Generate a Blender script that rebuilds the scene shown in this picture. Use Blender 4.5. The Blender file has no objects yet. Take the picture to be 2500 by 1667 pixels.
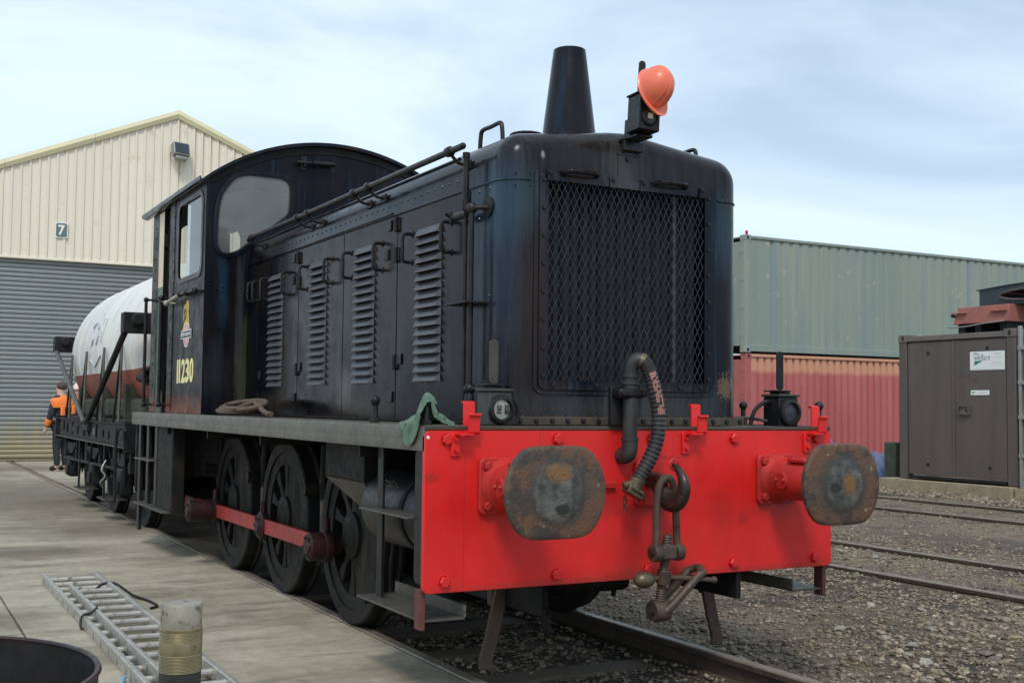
import bpy, bmesh, math, random
import numpy as np
from mathutils import Matrix, Vector, geometry
random.seed(7); rng = np.random.default_rng(11)
R = math.radians
scene = bpy.context.scene
C = scene.collection

# ------------------------------------------------------------------ camera
CAM_POS = Vector((-3.4008, -4.8612, 1.3454))
YAW, PITCH, ROLL = R(28.336), R(3.204), R(0.636)
def cam_matrix():
    f = Vector((math.sin(YAW)*math.cos(PITCH), math.cos(YAW)*math.cos(PITCH), math.sin(PITCH)))
    r = Vector((math.cos(YAW), -math.sin(YAW), 0)); u = r.cross(f)
    r2 = r*math.cos(ROLL)+u*math.sin(ROLL); u2 = -r*math.sin(ROLL)+u*math.cos(ROLL)
    m = Matrix((r2, u2, -f)).transposed().to_4x4(); m.translation = CAM_POS
    return m
cd = bpy.data.cameras.new('camera'); cam = bpy.data.objects.new('camera', cd); C.objects.link(cam)
cd.sensor_width = 36; cd.lens = 2863.8/2500*36; cd.clip_start = .05; cd.clip_end = 2000
cam.matrix_world = cam_matrix(); scene.camera = cam

# ------------------------------------------------------------------ sky and sun
SUN_EL, SUN_AZ = R(50), R(212)          # azimuth clockwise from +Y
world = bpy.data.worlds.new('World'); scene.world = world; world.use_nodes = True
nt = world.node_tree; nt.nodes.clear()
def wn(t, **k):
    n = nt.nodes.new(t)
    for a, b in k.items(): setattr(n, a, b)
    return n
wl = nt.links.new
w_out = wn('ShaderNodeOutputWorld'); w_bg = wn('ShaderNodeBackground'); w_bg.inputs[1].default_value = .11
sky = wn('ShaderNodeTexSky', sky_type='NISHITA'); sky.sun_disc = False
sky.sun_elevation = SUN_EL; sky.sun_rotation = SUN_AZ; sky.air_density = 1.0; sky.dust_density = 2.0; sky.ozone_density = 1.2
tc = wn('ShaderNodeTexCoord')
mp = wn('ShaderNodeMapping'); mp.inputs['Scale'].default_value = (.8, 1.0, 2.6); mp.inputs['Rotation'].default_value = (0.15, .35, .4)
n1 = wn('ShaderNodeTexNoise'); n1.inputs['Scale'].default_value = 2.6; n1.inputs['Detail'].default_value = 5; n1.inputs['Roughness'].default_value = .5; n1.inputs['Distortion'].default_value = .5
rp = wn('ShaderNodeValToRGB'); rp.color_ramp.elements[0].position = .34; rp.color_ramp.elements[1].position = .62
rp.color_ramp.elements[0].color = (.42, .42, .42, 1); rp.color_ramp.elements[1].color = (.93, .93, .93, 1)
mx = wn('ShaderNodeMix', data_type='RGBA'); mx.inputs[7].default_value = (7.2, 8.7, 10.0, 1)
wl(tc.outputs['Generated'], mp.inputs[0]); wl(mp.outputs[0], n1.inputs['Vector']); wl(n1.outputs[0], rp.inputs[0])
wl(rp.outputs[0], mx.inputs[0]); wl(sky.outputs[0], mx.inputs[6]); wl(mx.outputs[2], w_bg.inputs[0]); wl(w_bg.outputs[0], w_out.inputs[0])
sd = bpy.data.lights.new('sun', 'SUN'); sd.energy = 1.5; sd.angle = R(12); sd.color = (1, .95, .87)
so = bpy.data.objects.new('sun', sd); C.objects.link(so)
sdir = Vector((math.sin(SUN_AZ)*math.cos(SUN_EL), math.cos(SUN_AZ)*math.cos(SUN_EL), math.sin(SUN_EL)))
so.rotation_euler = sdir.to_track_quat('Z', 'Y').to_euler(); so.location = sdir*60
vs = scene.view_settings; vs.view_transform = 'Standard'; vs.look = 'None'; vs.exposure = .18; vs.gamma = 1

# ------------------------------------------------------------------ materials
MATS = {}
def mat(name, c1, c2=None, rough=.5, metal=0, scale=3., streak=None, lo=.38, hi=.66, spot=None, spot_scale=9., spot_lo=.6, spot_hi=.68,
        bump=.0, bscale=60., rvar=.12, spot2=None, coat=0., spec=.5, zfade=None, tint=None):
    """painted / worn surface: two tones blended by noise, optional blotches with a shape of their own"""
    m = bpy.data.materials.new(name); m.use_nodes = True; t = m.node_tree; N = t.nodes; L = t.links.new
    b = N['Principled BSDF']; b.inputs['Metallic'].default_value = metal; b.inputs['Specular IOR Level'].default_value = spec
    if tint: b.inputs['Specular Tint'].default_value = (*tint, 1)
    if coat: b.inputs['Coat Weight'].default_value = coat; b.inputs['Coat Roughness'].default_value = .15
    co = N.new('ShaderNodeTexCoord')
    def noise(sc, mapping=None, detail=6, rough_=.6):
        n = N.new('ShaderNodeTexNoise'); n.inputs['Scale'].default_value = sc; n.inputs['Detail'].default_value = detail; n.inputs['Roughness'].default_value = rough_
        if mapping:
            q = N.new('ShaderNodeMapping'); q.inputs['Scale'].default_value = mapping; L(co.outputs['Object'], q.inputs[0]); L(q.outputs[0], n.inputs['Vector'])
        else: L(co.outputs['Object'], n.inputs['Vector'])
        return n.outputs[0]
    def rng_(v, a, b_, c=0., d=1.):
        q = N.new('ShaderNodeMapRange'); q.inputs[1].default_value = a; q.inputs[2].default_value = b_; q.inputs[3].default_value = c; q.inputs[4].default_value = d
        L(v, q.inputs[0]); return q.outputs[0]
    def mixc(f, a, b_):
        q = N.new('ShaderNodeMix'); q.data_type = 'RGBA'; L(f, q.inputs[0])
        for i, v in ((6, a), (7, b_)):
            if isinstance(v, tuple): q.inputs[i].default_value = (*v, 1)
            else: L(v, q.inputs[i])
        return q.outputs[2]
    col = c1
    if c2: col = mixc(rng_(noise(scale, streak), lo, hi), c1, c2)
    if spot: col = mixc(rng_(noise(spot_scale, None, 8, .65), spot_lo, spot_hi), col, spot)
    if spot2:
        c_, sc_, a_, b_, mp_ = spot2; col = mixc(rng_(noise(sc_, mp_, 5, .6), a_, b_), col, c_)
    if zfade:   # second colour blended in by height: colour, z where it ends, z where it is full
        c_, z0, z1 = zfade
        gp = N.new('ShaderNodeNewGeometry'); sx = N.new('ShaderNodeSeparateXYZ'); L(gp.outputs['Position'], sx.inputs[0])
        ad = N.new('ShaderNodeMath'); ad.operation = 'MULTIPLY_ADD'; L(noise(7, (1, 1, .4)), ad.inputs[0]); ad.inputs[1].default_value = -(abs(z0-z1))*2.2; L(sx.outputs[2], ad.inputs[2])
        col = mixc(rng_(ad.outputs[0], z0-abs(z0-z1)*1.1, z1-abs(z0-z1)*1.1), col, c_)
    if isinstance(col, tuple): b.inputs['Base Color'].default_value = (*col, 1)
    else: L(col, b.inputs['Base Color'])
    if rvar: L(rng_(noise(scale*4+3), .3, .7, rough-rvar, rough+rvar), b.inputs['Roughness'])
    else: b.inputs['Roughness'].default_value = rough
    if bump:
        q = N.new('ShaderNodeBump'); q.inputs['Strength'].default_value = bump; q.inputs['Distance'].default_value = .01
        L(noise(bscale, None, 4), q.inputs['Height']); L(q.outputs[0], b.inputs['Normal'])
    MATS[name] = m; return m

V3 = (6, 6, .35)   # vertical streak mapping
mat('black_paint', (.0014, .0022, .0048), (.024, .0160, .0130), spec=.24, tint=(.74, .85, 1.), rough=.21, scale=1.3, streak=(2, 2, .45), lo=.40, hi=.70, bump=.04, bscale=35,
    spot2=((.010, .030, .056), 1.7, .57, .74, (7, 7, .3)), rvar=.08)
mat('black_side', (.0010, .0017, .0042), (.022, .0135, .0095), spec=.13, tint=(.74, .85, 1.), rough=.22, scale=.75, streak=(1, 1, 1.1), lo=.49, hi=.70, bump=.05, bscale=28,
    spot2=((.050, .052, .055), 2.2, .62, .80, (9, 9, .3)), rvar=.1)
mat('black_dirty', (.0085, .0085, .009), (.022, .019, .016), spec=.18, rough=.62, scale=4, spot=(.055, .042, .03), spot_scale=14, spot_lo=.62, spot_hi=.75, bump=.15)
mat('cab_black', (.006, .006, .007), (.016, .0135, .013), spec=.13, rough=.38, scale=1.6, streak=(2, 2, .6), bump=.03, spot2=((.02, .028, .036), 2.5, .6, .74, (8, 8, .4)),
    zfade=((.13, .030, .015), 1.44, 1.30))
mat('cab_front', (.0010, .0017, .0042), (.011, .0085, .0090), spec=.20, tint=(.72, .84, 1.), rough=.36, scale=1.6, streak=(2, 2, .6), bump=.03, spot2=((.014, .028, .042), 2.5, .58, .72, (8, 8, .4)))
mat('wheel_dust', (.016, .0145, .0125), (.055, .045, .033), spec=.15, rough=.75, scale=7, streak=(1, 1, .4), lo=.42, hi=.68, bump=.15)
mat('black_iron', (.008, .0085, .0105), (.020, .019, .019), spec=.3, rough=.4, scale=9, bump=.1)
mat('louvre_paint', (.055, .061, .074), (.080, .079, .083), rough=.42, scale=5, streak=(3, 3, 1))
mat('grille_wire', (.017, .025, .034), (.042, .049, .056), rough=.42, metal=.2, scale=14)
mat('radiator_core', (.010, .014, .020), (.022, .028, .034), rough=.7, scale=5, streak=(8, 8, .6), bump=.4, bscale=220)
mat('beam_red', (.72, .017, .014), (.60, .012, .012), rough=.42, scale=1.7, streak=(2, 2, .8), spot=(.30, .012, .012), spot_scale=4.5, spot_lo=.66, spot_hi=.84,
    spot2=((.10, .02, .014), 26, .735, .76, (1, 1, 1)), bump=.03, rvar=.1)
mat('buffer_red', (.50, .020, .016), (.33, .022, .016), rough=.5, scale=6, spot=(.15, .05, .03), spot_scale=12, spot_lo=.6, spot_hi=.72, bump=.12)
mat('rod_red', (.42, .035, .025), (.25, .03, .025), rough=.5, scale=8, spot=(.06, .02, .02), spot_scale=20, spot_lo=.62, spot_hi=.72)
mat('dark_red', (.032, .007, .007), (.014, .006, .006), spec=.3, rough=.5, scale=8, bump=.1)
mat('rust_plate', (.155, .095, .06), (.20, .085, .042), rough=.62, metal=.2, scale=9, lo=.42, hi=.62, spot=(.27, .25, .20), spot_scale=16, spot_lo=.635, spot_hi=.67, bump=.25, bscale=50,
    spot2=((.075, .062, .052), 7, .52, .66, (1, 1, 1)))
mat('steel_worn', (.085, .085, .083), (.14, .135, .125), rough=.5, metal=.45, scale=11, spot=(.04, .038, .035), spot_scale=20, spot_lo=.58, spot_hi=.66, bump=.5, bscale=24)
mat('rust_orange', (.38, .185, .045), (.27, .13, .045), rough=.85, scale=70, bump=.5, bscale=90)
mat('rusty_iron', (.060, .043, .034), (.105, .068, .046), rough=.55, metal=.25, scale=12, spot=(.030, .024, .022), spot_scale=9, bump=.2)
mat('hook_iron', (.028, .020, .020), (.075, .045, .030), rough=.34, metal=.4, scale=10, bump=.08)
mat('rubber', (.020, .020, .021), (.038, .036, .034), rough=.5, scale=12, bump=.15)
mat('checker', (.105, .10, .08), (.15, .14, .11), rough=.5, metal=.35, scale=4, spot=(.16, .14, .10), spot_scale=6, spot_lo=.6, spot_hi=.8)
mat('footplate_top', (.05, .042, .032), (.085, .065, .045), rough=.75, scale=5, spot=(.12, .085, .055), spot_scale=22, bump=.4)
mat('white_lens', (.86, .87, .76), (.78, .79, .68), rough=.35, scale=10)
mat('brass', (.27, .225, .125), (.20, .17, .10), rough=.45, metal=.45, scale=14, spot=(.13, .11, .07), spot_scale=18, bump=.06)
mat('dull_brass', (.10, .082, .055), (.17, .135, .085), rough=.45, metal=.6, scale=16, bump=.15)
mat('cast_metal', (.25, .225, .18), (.34, .31, .25), rough=.55, metal=.35, scale=14, spot=(.10, .08, .05), spot_scale=40, spot_lo=.54, spot_hi=.66, bump=.15)
mat('aluminium', (.40, .38, .345), (.50, .485, .45), rough=.42, metal=.5, scale=6, spot=(.17, .14, .105), spot_scale=30, spot_lo=.56, spot_hi=.70, bump=.05)
mat('aluminium_dirty', (.46, .44, .40), (.55, .53, .49), rough=.45, metal=.5, scale=9, spot=(.16, .13, .10), spot_scale=30, spot_lo=.52, spot_hi=.62, bump=.08)
mat('lining', (.60, .60, .56), (.52, .52, .48), rough=.6, scale=3)
mat('cream', (.72, .60, .40), (.66, .54, .36), rough=.5, scale=4)
mat('cab_green', (.018, .085, .03), (.03, .10, .04), rough=.4, scale=5)
mat('number_cream', (.86, .77, .36), rough=.5, rvar=0)
mat('lion_gold', (.60, .42, .06), rough=.5, rvar=0)
mat('emblem_red', (.55, .09, .10), rough=.5, rvar=0)
mat('white_paint', (.80, .80, .78), rough=.5, rvar=0)
mat('flat_black', (.006, .006, .006), rough=.6, rvar=0)
mat('cladding', (.80, .745, .62), (.74, .685, .565), rough=.45, scale=.5, streak=(1, 1, .25), lo=.3, hi=.75, spot=(.56, .49, .36), spot_scale=2.5, spot_lo=.6, spot_hi=.8)
mat('verge', (.74, .69, .44), (.68, .62, .42), rough=.45, scale=1)
mat('shutter', (.245, .268, .265), (.205, .225, .225), rough=.42, metal=.25, scale=.8, streak=(1, 1, .3), zfade=((.36, .31, .19), 1.15, .25))
mat('shed_dark', (.035, .038, .04), rough=.8)
mat('roof_grey', (.25, .25, .25), (.2, .2, .2), rough=.6)
mat('green_container', (.235, .285, .24), (.285, .325, .27), rough=.6, scale=.7, streak=(1.2, 1.2, .25), spot=(.46, .42, .34), spot_scale=3.2, spot_lo=.62, spot_hi=.72,
    spot2=((.205, .265, .265), 1.2, .48, .66, (4, 4, .2)), bump=.05)
mat('red_container', (.43, .108, .105), (.49, .155, .142), rough=.65, scale=.9, streak=(2, 2, .25), spot=(.30, .10, .085), spot_scale=3, spot_lo=.62, spot_hi=.74,
    spot2=((.19, .11, .075), 1.4, .64, .76, (5, 5, .2)), bump=.05)
mat('orange_band', (.62, .31, .17), (.55, .25, .16), rough=.65, scale=2, streak=(3, 3, .4), spot=(.42, .13, .12), spot_scale=5, spot_lo=.6, spot_hi=.7)
mat('brown_container', (.088, .070, .062), (.115, .094, .084), rough=.55, scale=1.2, streak=(3, 3, .3), lo=.3, hi=.7, spot=(.075, .045, .035), spot_scale=3, spot_lo=.62, spot_hi=.75)
mat('brown_trim', (.16, .135, .12), (.13, .11, .10), rough=.5, scale=3)
mat('red_oxide', (.36, .125, .095), (.28, .105, .085), rough=.7, scale=5, spot=(.17, .085, .07), spot_scale=14, spot_lo=.58, spot_hi=.7, bump=.2)
mat('blue_black', (.022, .032, .045), (.035, .045, .055), rough=.45, scale=4)
mat('grey_galv', (.34, .34, .32), (.28, .28, .26), rough=.45, metal=.5, scale=6)
mat('mossy', (.10, .115, .075), (.07, .075, .05), rough=.85, scale=6, spot=(.15, .16, .13), spot_scale=9, bump=.4)
mat('blue_sheet', (.09, .13, .26), (.14, .19, .33), rough=.55, scale=8, bump=.1)
mat('slab_edge', (.34, .275, .18), (.25, .20, .13), rough=.85, scale=6, spot=(.17, .12, .08), spot_scale=10, bump=.4)
mat('tank_white', (.62, .62, .58), (.71, .71, .68), rough=.5, scale=1.4, streak=(.6, 2, .6), spot=(.42, .41, .36), spot_scale=2.2, spot_lo=.60, spot_hi=.80, bump=.03)
mat('strap_rust', (.12, .038, .028), (.08, .03, .024), rough=.7, scale=9)
mat('lamp_grey', (.034, .033, .031), (.058, .054, .047), rough=.55, scale=9, bump=.1)
mat('tank_red', (.32, .085, .055), (.25, .07, .05), rough=.6, scale=2, spot=(.15, .06, .045), spot_scale=6, bump=.08)
mat('logo_blue', (.38, .43, .51), (.56, .58, .60), rough=.6, scale=9)
mat('wagon_black', (.007, .008, .010), (.018, .019, .019), spec=.25, rough=.6, scale=6, spot=(.10, .095, .08), spot_scale=9, spot_lo=.62, spot_hi=.74, bump=.2)
mat('wagon_moss', (.030, .034, .024), (.055, .06, .04), rough=.85, scale=5, bump=.4)
mat('strut_grey', (.105, .098, .085), (.065, .06, .055), rough=.5, metal=.3, scale=6)
mat('rail_steel', (.25, .215, .17), (.17, .135, .10), rough=.5, metal=.15, scale=7, spot=(.09, .055, .035), spot_scale=18, bump=.1)
mat('rail_side', (.075, .052, .036), (.05, .036, .027), rough=.8, scale=9, bump=.3)
mat('helmet', (.86, .19, .105), (.80, .165, .09), rough=.36, scale=6, spot=(.60, .13, .09), spot_scale=11, spot_lo=.64, spot_hi=.76)
mat('rag', (.085, .150, .110), (.155, .235, .180), rough=.95, scale=14, spot=(.055, .105, .07), spot_scale=10, spot_lo=.58, spot_hi=.72, bump=.6, bscale=260)
mat('rope', (.13, .09, .062), (.085, .06, .045), rough=.8, scale=22, bump=.5, bscale=120)
mat('tub_black', (.011, .011, .012), (.02, .017, .016), rough=.42, scale=6, bump=.05)
mat('tub_rim', (.030, .010, .008), (.012, .009, .009), rough=.5, scale=9)
mat('oil', (.020, .024, .026), rough=.5, rvar=0)
mat('navy', (.018, .022, .036), (.026, .030, .045), rough=.85, scale=12, bump=.2)
mat('trouser', (.012, .015, .024), (.02, .022, .032), rough=.85, scale=9)
mat('hivis', (.95, .23, .035), (.85, .19, .03), rough=.6, scale=9)
mat('red_jacket', (.48, .055, .035), (.6, .08, .04), rough=.7, scale=9)
mat('skin', (.56, .33, .24), rough=.5, rvar=0)
mat('hair', (.05, .035, .028), (.08, .06, .045), rough=.7, scale=40, bump=.4)
mat('hat_pink', (.80, .62, .58), rough=.4, rvar=0)
mat('timber', (.13, .105, .075), (.085, .066, .048), rough=.85, scale=8, streak=(1, 8, 8), bump=.4)
mat('blue_rope', (.16, .36, .50), rough=.7, rvar=0)
mat('sign_green', (.02, .21, .12), rough=.5, rvar=0)
mat('sign_grey', (.12, .17, .16), rough=.5, rvar=0)
mat('sign_faint', (.5, .53, .52), rough=.5, rvar=0)
mat('red_stone', (.25, .045, .035), (.18, .04, .03), rough=.8, scale=20)
mat('hose_red', (.42, .20, .165), rough=.7, rvar=0)
mat('chalk', (.42, .38, .30), rough=.9, rvar=0)

def glass_mat(name, tint, dust, dust_col=(.55, .55, .52), rough=.06):
    m = bpy.data.materials.new(name); m.use_nodes = True; t = m.node_tree; N = t.nodes; N.clear(); L = t.links.new
    o = N.new('ShaderNodeOutputMaterial'); tr = N.new('ShaderNodeBsdfTransparent'); tr.inputs[0].default_value = (*tint, 1)
    gl = N.new('ShaderNodeBsdfGlossy'); gl.inputs['Roughness'].default_value = rough; gl.inputs[0].default_value = (1, 1, 1, 1)
    df = N.new('ShaderNodeBsdfDiffuse'); df.inputs[0].default_value = (*dust_col, 1)
    fr = N.new('ShaderNodeFresnel'); fr.inputs[0].default_value = 1.5
    co = N.new('ShaderNodeTexCoord'); nz = N.new('ShaderNodeTexNoise'); nz.inputs['Scale'].default_value = 3; nz.inputs['Detail'].default_value = 7; L(co.outputs['Object'], nz.inputs['Vector'])
    mr = N.new('ShaderNodeMapRange'); mr.inputs[1].default_value = .3; mr.inputs[2].default_value = .7; mr.inputs[3].default_value = dust*.6; mr.inputs[4].default_value = dust*1.3; L(nz.outputs[0], mr.inputs[0])
    m1 = N.new('ShaderNodeMixShader'); L(mr.outputs[0], m1.inputs[0]); L(tr.outputs[0], m1.inputs[1]); L(df.outputs[0], m1.inputs[2])
    m2 = N.new('ShaderNodeMixShader'); L(fr.outputs[0], m2.inputs[0]); L(m1.outputs[0], m2.inputs[1]); L(gl.outputs[0], m2.inputs[2]); L(m2.outputs[0], o.inputs[0])
    MATS[name] = m; return m
glass_mat('cab_glass', (.90, .92, .90), .17)
glass_mat('side_glass', (.92, .94, .92), .08)
glass_mat('lamp_glass', (.98, .98, .96), .02)

def ground_mat(name, c1, c2, c3, wet, scale):
    m = mat(name, c1, c2, rough=.9, scale=scale, spot=c3, spot_scale=38, spot_lo=.55, spot_hi=.63, bump=1., bscale=55,
            spot2=(wet, .8, .50, .66, (1, 1, 1)), rvar=.08)
    return m
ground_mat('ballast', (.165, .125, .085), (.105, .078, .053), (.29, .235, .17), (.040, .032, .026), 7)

def stone_mat(name, lo, hi, yel):
    m = bpy.data.materials.new(name); m.use_nodes = True; t = m.node_tree; N = t.nodes; L = t.links.new; b = N['Principled BSDF']
    g = N.new('ShaderNodeNewGeometry'); r = N.new('ShaderNodeValToRGB'); e = r.color_ramp.elements
    e[0].color = (*lo, 1); e[1].color = (*hi, 1); e[1].position = .95
    for p, c_ in ((.35, tuple((a*2+b_)/3 for a, b_ in zip(lo, hi))), (.8, tuple((a+b_)/2 for a, b_ in zip(lo, hi))), (.985, yel)):
        q = e.new(p); q.color = (*c_, 1)
    L(g.outputs['Random Per Island'], r.inputs[0])
    nz = N.new('ShaderNodeTexNoise'); nz.inputs['Scale'].default_value = 60; co = N.new('ShaderNodeTexCoord'); L(co.outputs['Object'], nz.inputs['Vector'])
    mxx = N.new('ShaderNodeMix'); mxx.data_type = 'RGBA'; mxx.blend_type = 'MULTIPLY'; mxx.inputs[0].default_value = .5; L(r.outputs[0], mxx.inputs[6]); L(nz.outputs[0], mxx.inputs[7])
    L(mxx.outputs[2], b.inputs['Base Color']); b.inputs['Roughness'].default_value = .85; MATS[name] = m
stone_mat('stones', (.105, .073, .046), (.56, .46, .34), (.40, .32, .16))

# concrete: warm grey, brushed along x, with dark oil stains of their own shape
def concrete_mat(name, c1, c2, stain):
    m = mat(name, c1, c2, rough=.85, scale=1.6, streak=(.62, 2.2, 1), lo=.30, hi=.66, spot=stain, spot_scale=1.0, spot_lo=.50, spot_hi=.72, bump=.25, bscale=45,
            spot2=((.165, .14, .10), 2.2, .55, .74, (.45, 2.0, 1)))
    t = m.node_tree; N = t.nodes; L = t.links.new; b = N['Principled BSDF']
    src = b.inputs['Base Color'].links[0].from_socket
    co = N.new('ShaderNodeTexCoord'); nz = N.new('ShaderNodeTexNoise'); nz.inputs['Scale'].default_value = 130; nz.inputs['Detail'].default_value = 3; L(co.outputs['Object'], nz.inputs['Vector'])
    mr = N.new('ShaderNodeMapRange'); mr.inputs[1].default_value = .61; mr.inputs[2].default_value = .72; mr.inputs[4].default_value = .7; L(nz.outputs[0], mr.inputs[0])
    q = N.new('ShaderNodeMix'); q.data_type = 'RGBA'; L(mr.outputs[0], q.inputs[0]); L(src, q.inputs[6]); q.inputs[7].default_value = (.14, .12, .09, 1)
    n2 = N.new('ShaderNodeTexNoise'); n2.inputs['Scale'].default_value = 11; n2.inputs['Detail'].default_value = 10; n2.inputs['Roughness'].default_value = .78; L(co.outputs['Object'], n2.inputs['Vector'])
    m2 = N.new('ShaderNodeMapRange'); m2.inputs[1].default_value = .25; m2.inputs[2].default_value = .75; m2.inputs[3].default_value = .66; m2.inputs[4].default_value = 1.28; L(n2.outputs[0], m2.inputs[0])
    k = N.new('ShaderNodeMix'); k.data_type = 'RGBA'; k.blend_type = 'MULTIPLY'; k.inputs[0].default_value = 1; L(q.outputs[2], k.inputs[6]); L(m2.outputs[0], k.inputs[7])
    L(k.outputs[2], b.inputs['Base Color'])
concrete_mat('concrete', (.435, .392, .300), (.305, .268, .195), (.15, .125, .088))

# chequer plate: raised chevrons in fine relief
def checker_relief(m):
    t = m.node_tree; N = t.nodes; L = t.links.new; b = N['Principled BSDF']
    co = N.new('ShaderNodeTexCoord'); q = N.new('ShaderNodeMapping'); q.inputs['Scale'].default_value = (1, 1, 1); L(co.outputs['Object'], q.inputs[0])
    sx = N.new('ShaderNodeSeparateXYZ'); L(q.outputs[0], sx.inputs[0])
    def math_(op, a, b_):
        n = N.new('ShaderNodeMath'); n.operation = op
        for i, v in enumerate((a, b_)):
            if isinstance(v, (int, float)): n.inputs[i].default_value = v
            else: L(v, n.inputs[i])
        return n.outputs[0]
    tri = math_('PINGPONG', math_('MULTIPLY', sx.outputs[2], 32.), 1.)
    w = math_('ADD', math_('MULTIPLY', sx.outputs[1], 34.), math_('MULTIPLY', tri, 1.0))
    s = math_('PINGPONG', w, .5)
    h = N.new('ShaderNodeMapRange'); h.inputs[1].default_value = .28; h.inputs[2].default_value = .42; L(s, h.inputs[0])
    gap = N.new('ShaderNodeMapRange'); gap.inputs[1].default_value = .14; gap.inputs[2].default_value = .25; L(tri, gap.inputs[0])
    hh = math_('MULTIPLY', h.outputs[0], gap.outputs[0])
    bp = N.new('ShaderNodeBump'); bp.inputs['Strength'].default_value = .9; bp.inputs['Distance'].default_value = .006
    L(hh, bp.inputs['Height']); L(bp.outputs[0], b.inputs['Normal'])
checker_relief(MATS['checker'])

# ------------------------------------------------------------------ builders
WM = {}
class MB:
    def __init__(s): s.v = []; s.f = []
    def add(s, v, f):
        o = len(s.v); s.v += [tuple(p) for p in v]; s.f += [tuple(i+o for i in q) for q in f]; return s
    def box(s, x0, x1, y0, y1, z0, z1, M=None):
        v = [(x0,y0,z0),(x1,y0,z0),(x1,y1,z0),(x0,y1,z0),(x0,y0,z1),(x1,y0,z1),(x1,y1,z1),(x0,y1,z1)]
        if M is not None: v = [M @ Vector(p) for p in v]
        return s.add(v, [(0,3,2,1),(4,5,6,7),(0,1,5,4),(1,2,6,5),(2,3,7,6),(3,0,4,7)])
    def prism(s, poly, ax, a, b):
        def P(p, t): return {'x': (t, p[0], p[1]), 'y': (p[0], t, p[1]), 'z': (p[0], p[1], t)}[ax]
        n = len(poly); v = [P(p, a) for p in poly]+[P(p, b) for p in poly]
        return s.add(v, [tuple(range(n)), tuple(range(2*n-1, n-1, -1))]+[(i, (i+1) % n, n+(i+1) % n, n+i) for i in range(n)])
    def holed(s, outer, holes, ax, a, b):
        loops = [outer]+holes; flat = [p for l in loops for p in l]; n = len(flat)
        tri = geometry.tessellate_polygon([[Vector((p[0], p[1], 0)) for p in l] for l in loops])
        def P(p, t): return {'x': (t, p[0], p[1]), 'y': (p[0], t, p[1]), 'z': (p[0], p[1], t)}[ax]
        v = [P(p, a) for p in flat]+[P(p, b) for p in flat]
        f = [tuple(t) for t in tri]+[tuple(i+n for i in reversed(t)) for t in tri]; k = 0
        for l in loops:
            m = len(l); f += [(k+i, k+(i+1) % m, n+k+(i+1) % m, n+k+i) for i in range(m)]; k += m
        return s.add(v, f)
    def cyl(s, p0, p1, r0, r1=None, n=16, caps=True):
        p0, p1 = Vector(p0), Vector(p1); r1 = r0 if r1 is None else r1; d = (p1-p0).normalized()
        a = d.orthogonal().normalized(); b = d.cross(a); v = []
        for p, r in ((p0, r0), (p1, r1)):
            v += [p+(a*math.cos(2*math.pi*i/n)+b*math.sin(2*math.pi*i/n))*r for i in range(n)]
        f = [(i, (i+1) % n, n+(i+1) % n, n+i) for i in range(n)]
        if caps: f += [tuple(range(n)), tuple(range(2*n-1, n-1, -1))]
        return s.add(v, f)
    def tube(s, path, r, n=8, closed=False, caps=True):
        P = [Vector(p) for p in path]; m = len(P); rr = r if hasattr(r, '__len__') else [r]*m
        v = []; prev = None
        for i in range(m):
            t = (P[(i+1) % m]-P[i-1]) if closed else (P[min(i+1, m-1)]-P[max(i-1, 0)])
            t.normalize()
            a = (prev-t*prev.dot(t)) if prev is not None else t.orthogonal()
            if a.length < 1e-6: a = t.orthogonal()
            a.normalize(); prev = a; b = t.cross(a)
            v += [P[i]+(a*math.cos(2*math.pi*j/n)+b*math.sin(2*math.pi*j/n))*rr[i] for j in range(n)]
        f = []
        for i in range(m if closed else m-1):
            k = (i+1) % m
            f += [(i*n+j, i*n+(j+1) % n, k*n+(j+1) % n, k*n+j) for j in range(n)]
        if caps and not closed: f += [tuple(range(n)), tuple(range((m-1)*n, m*n))]
        return s.add(v, f)
    def lathe(s, prof, c, ax='z', n=24, closed=False, a0=0., a1=2*math.pi):
        """prof: (radius, position along axis)"""
        full = abs(a1-a0-2*math.pi) < 1e-6; k = n if full else n+1; v = []
        for r, t in prof:
            for i in range(k):
                a = a0+(a1-a0)*i/n; u, w = r*math.cos(a), r*math.sin(a)
                q = {'z': (u, w, t), 'x': (t, u, w), 'y': (w, t, u)}[ax]
                v.append((c[0]+q[0], c[1]+q[1], c[2]+q[2]))
        m = len(prof); f = []
        for i in range(m if closed else m-1):
            i2 = (i+1) % m
            for j in range(n if full else n):
                j2 = (j+1) % k
                f.append((i*k+j, i*k+j2, i2*k+j2, i2*k+j))
        return s.add(v, f)
    def sphere(s, c, r, n=12, m=8, sc=(1, 1, 1)):
        v = [(c[0], c[1], c[2]+r*sc[2])]
        for i in range(1, m):
            t = math.pi*i/m
            v += [(c[0]+r*sc[0]*math.sin(t)*math.cos(2*math.pi*j/n), c[1]+r*sc[1]*math.sin(t)*math.sin(2*math.pi*j/n), c[2]+r*sc[2]*math.cos(t)) for j in range(n)]
        v.append((c[0], c[1], c[2]-r*sc[2])); f = [(0, 1+j, 1+(j+1) % n) for j in range(n)]
        for i in range(m-2):
            f += [(1+i*n+j, 1+(i+1)*n+j, 1+(i+1)*n+(j+1) % n, 1+i*n+(j+1) % n) for j in range(n)]
        e = len(v)-1; o = 1+(m-2)*n; f += [(o+j, e, o+(j+1) % n) for j in range(n)]
        return s.add(v, f)
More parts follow.
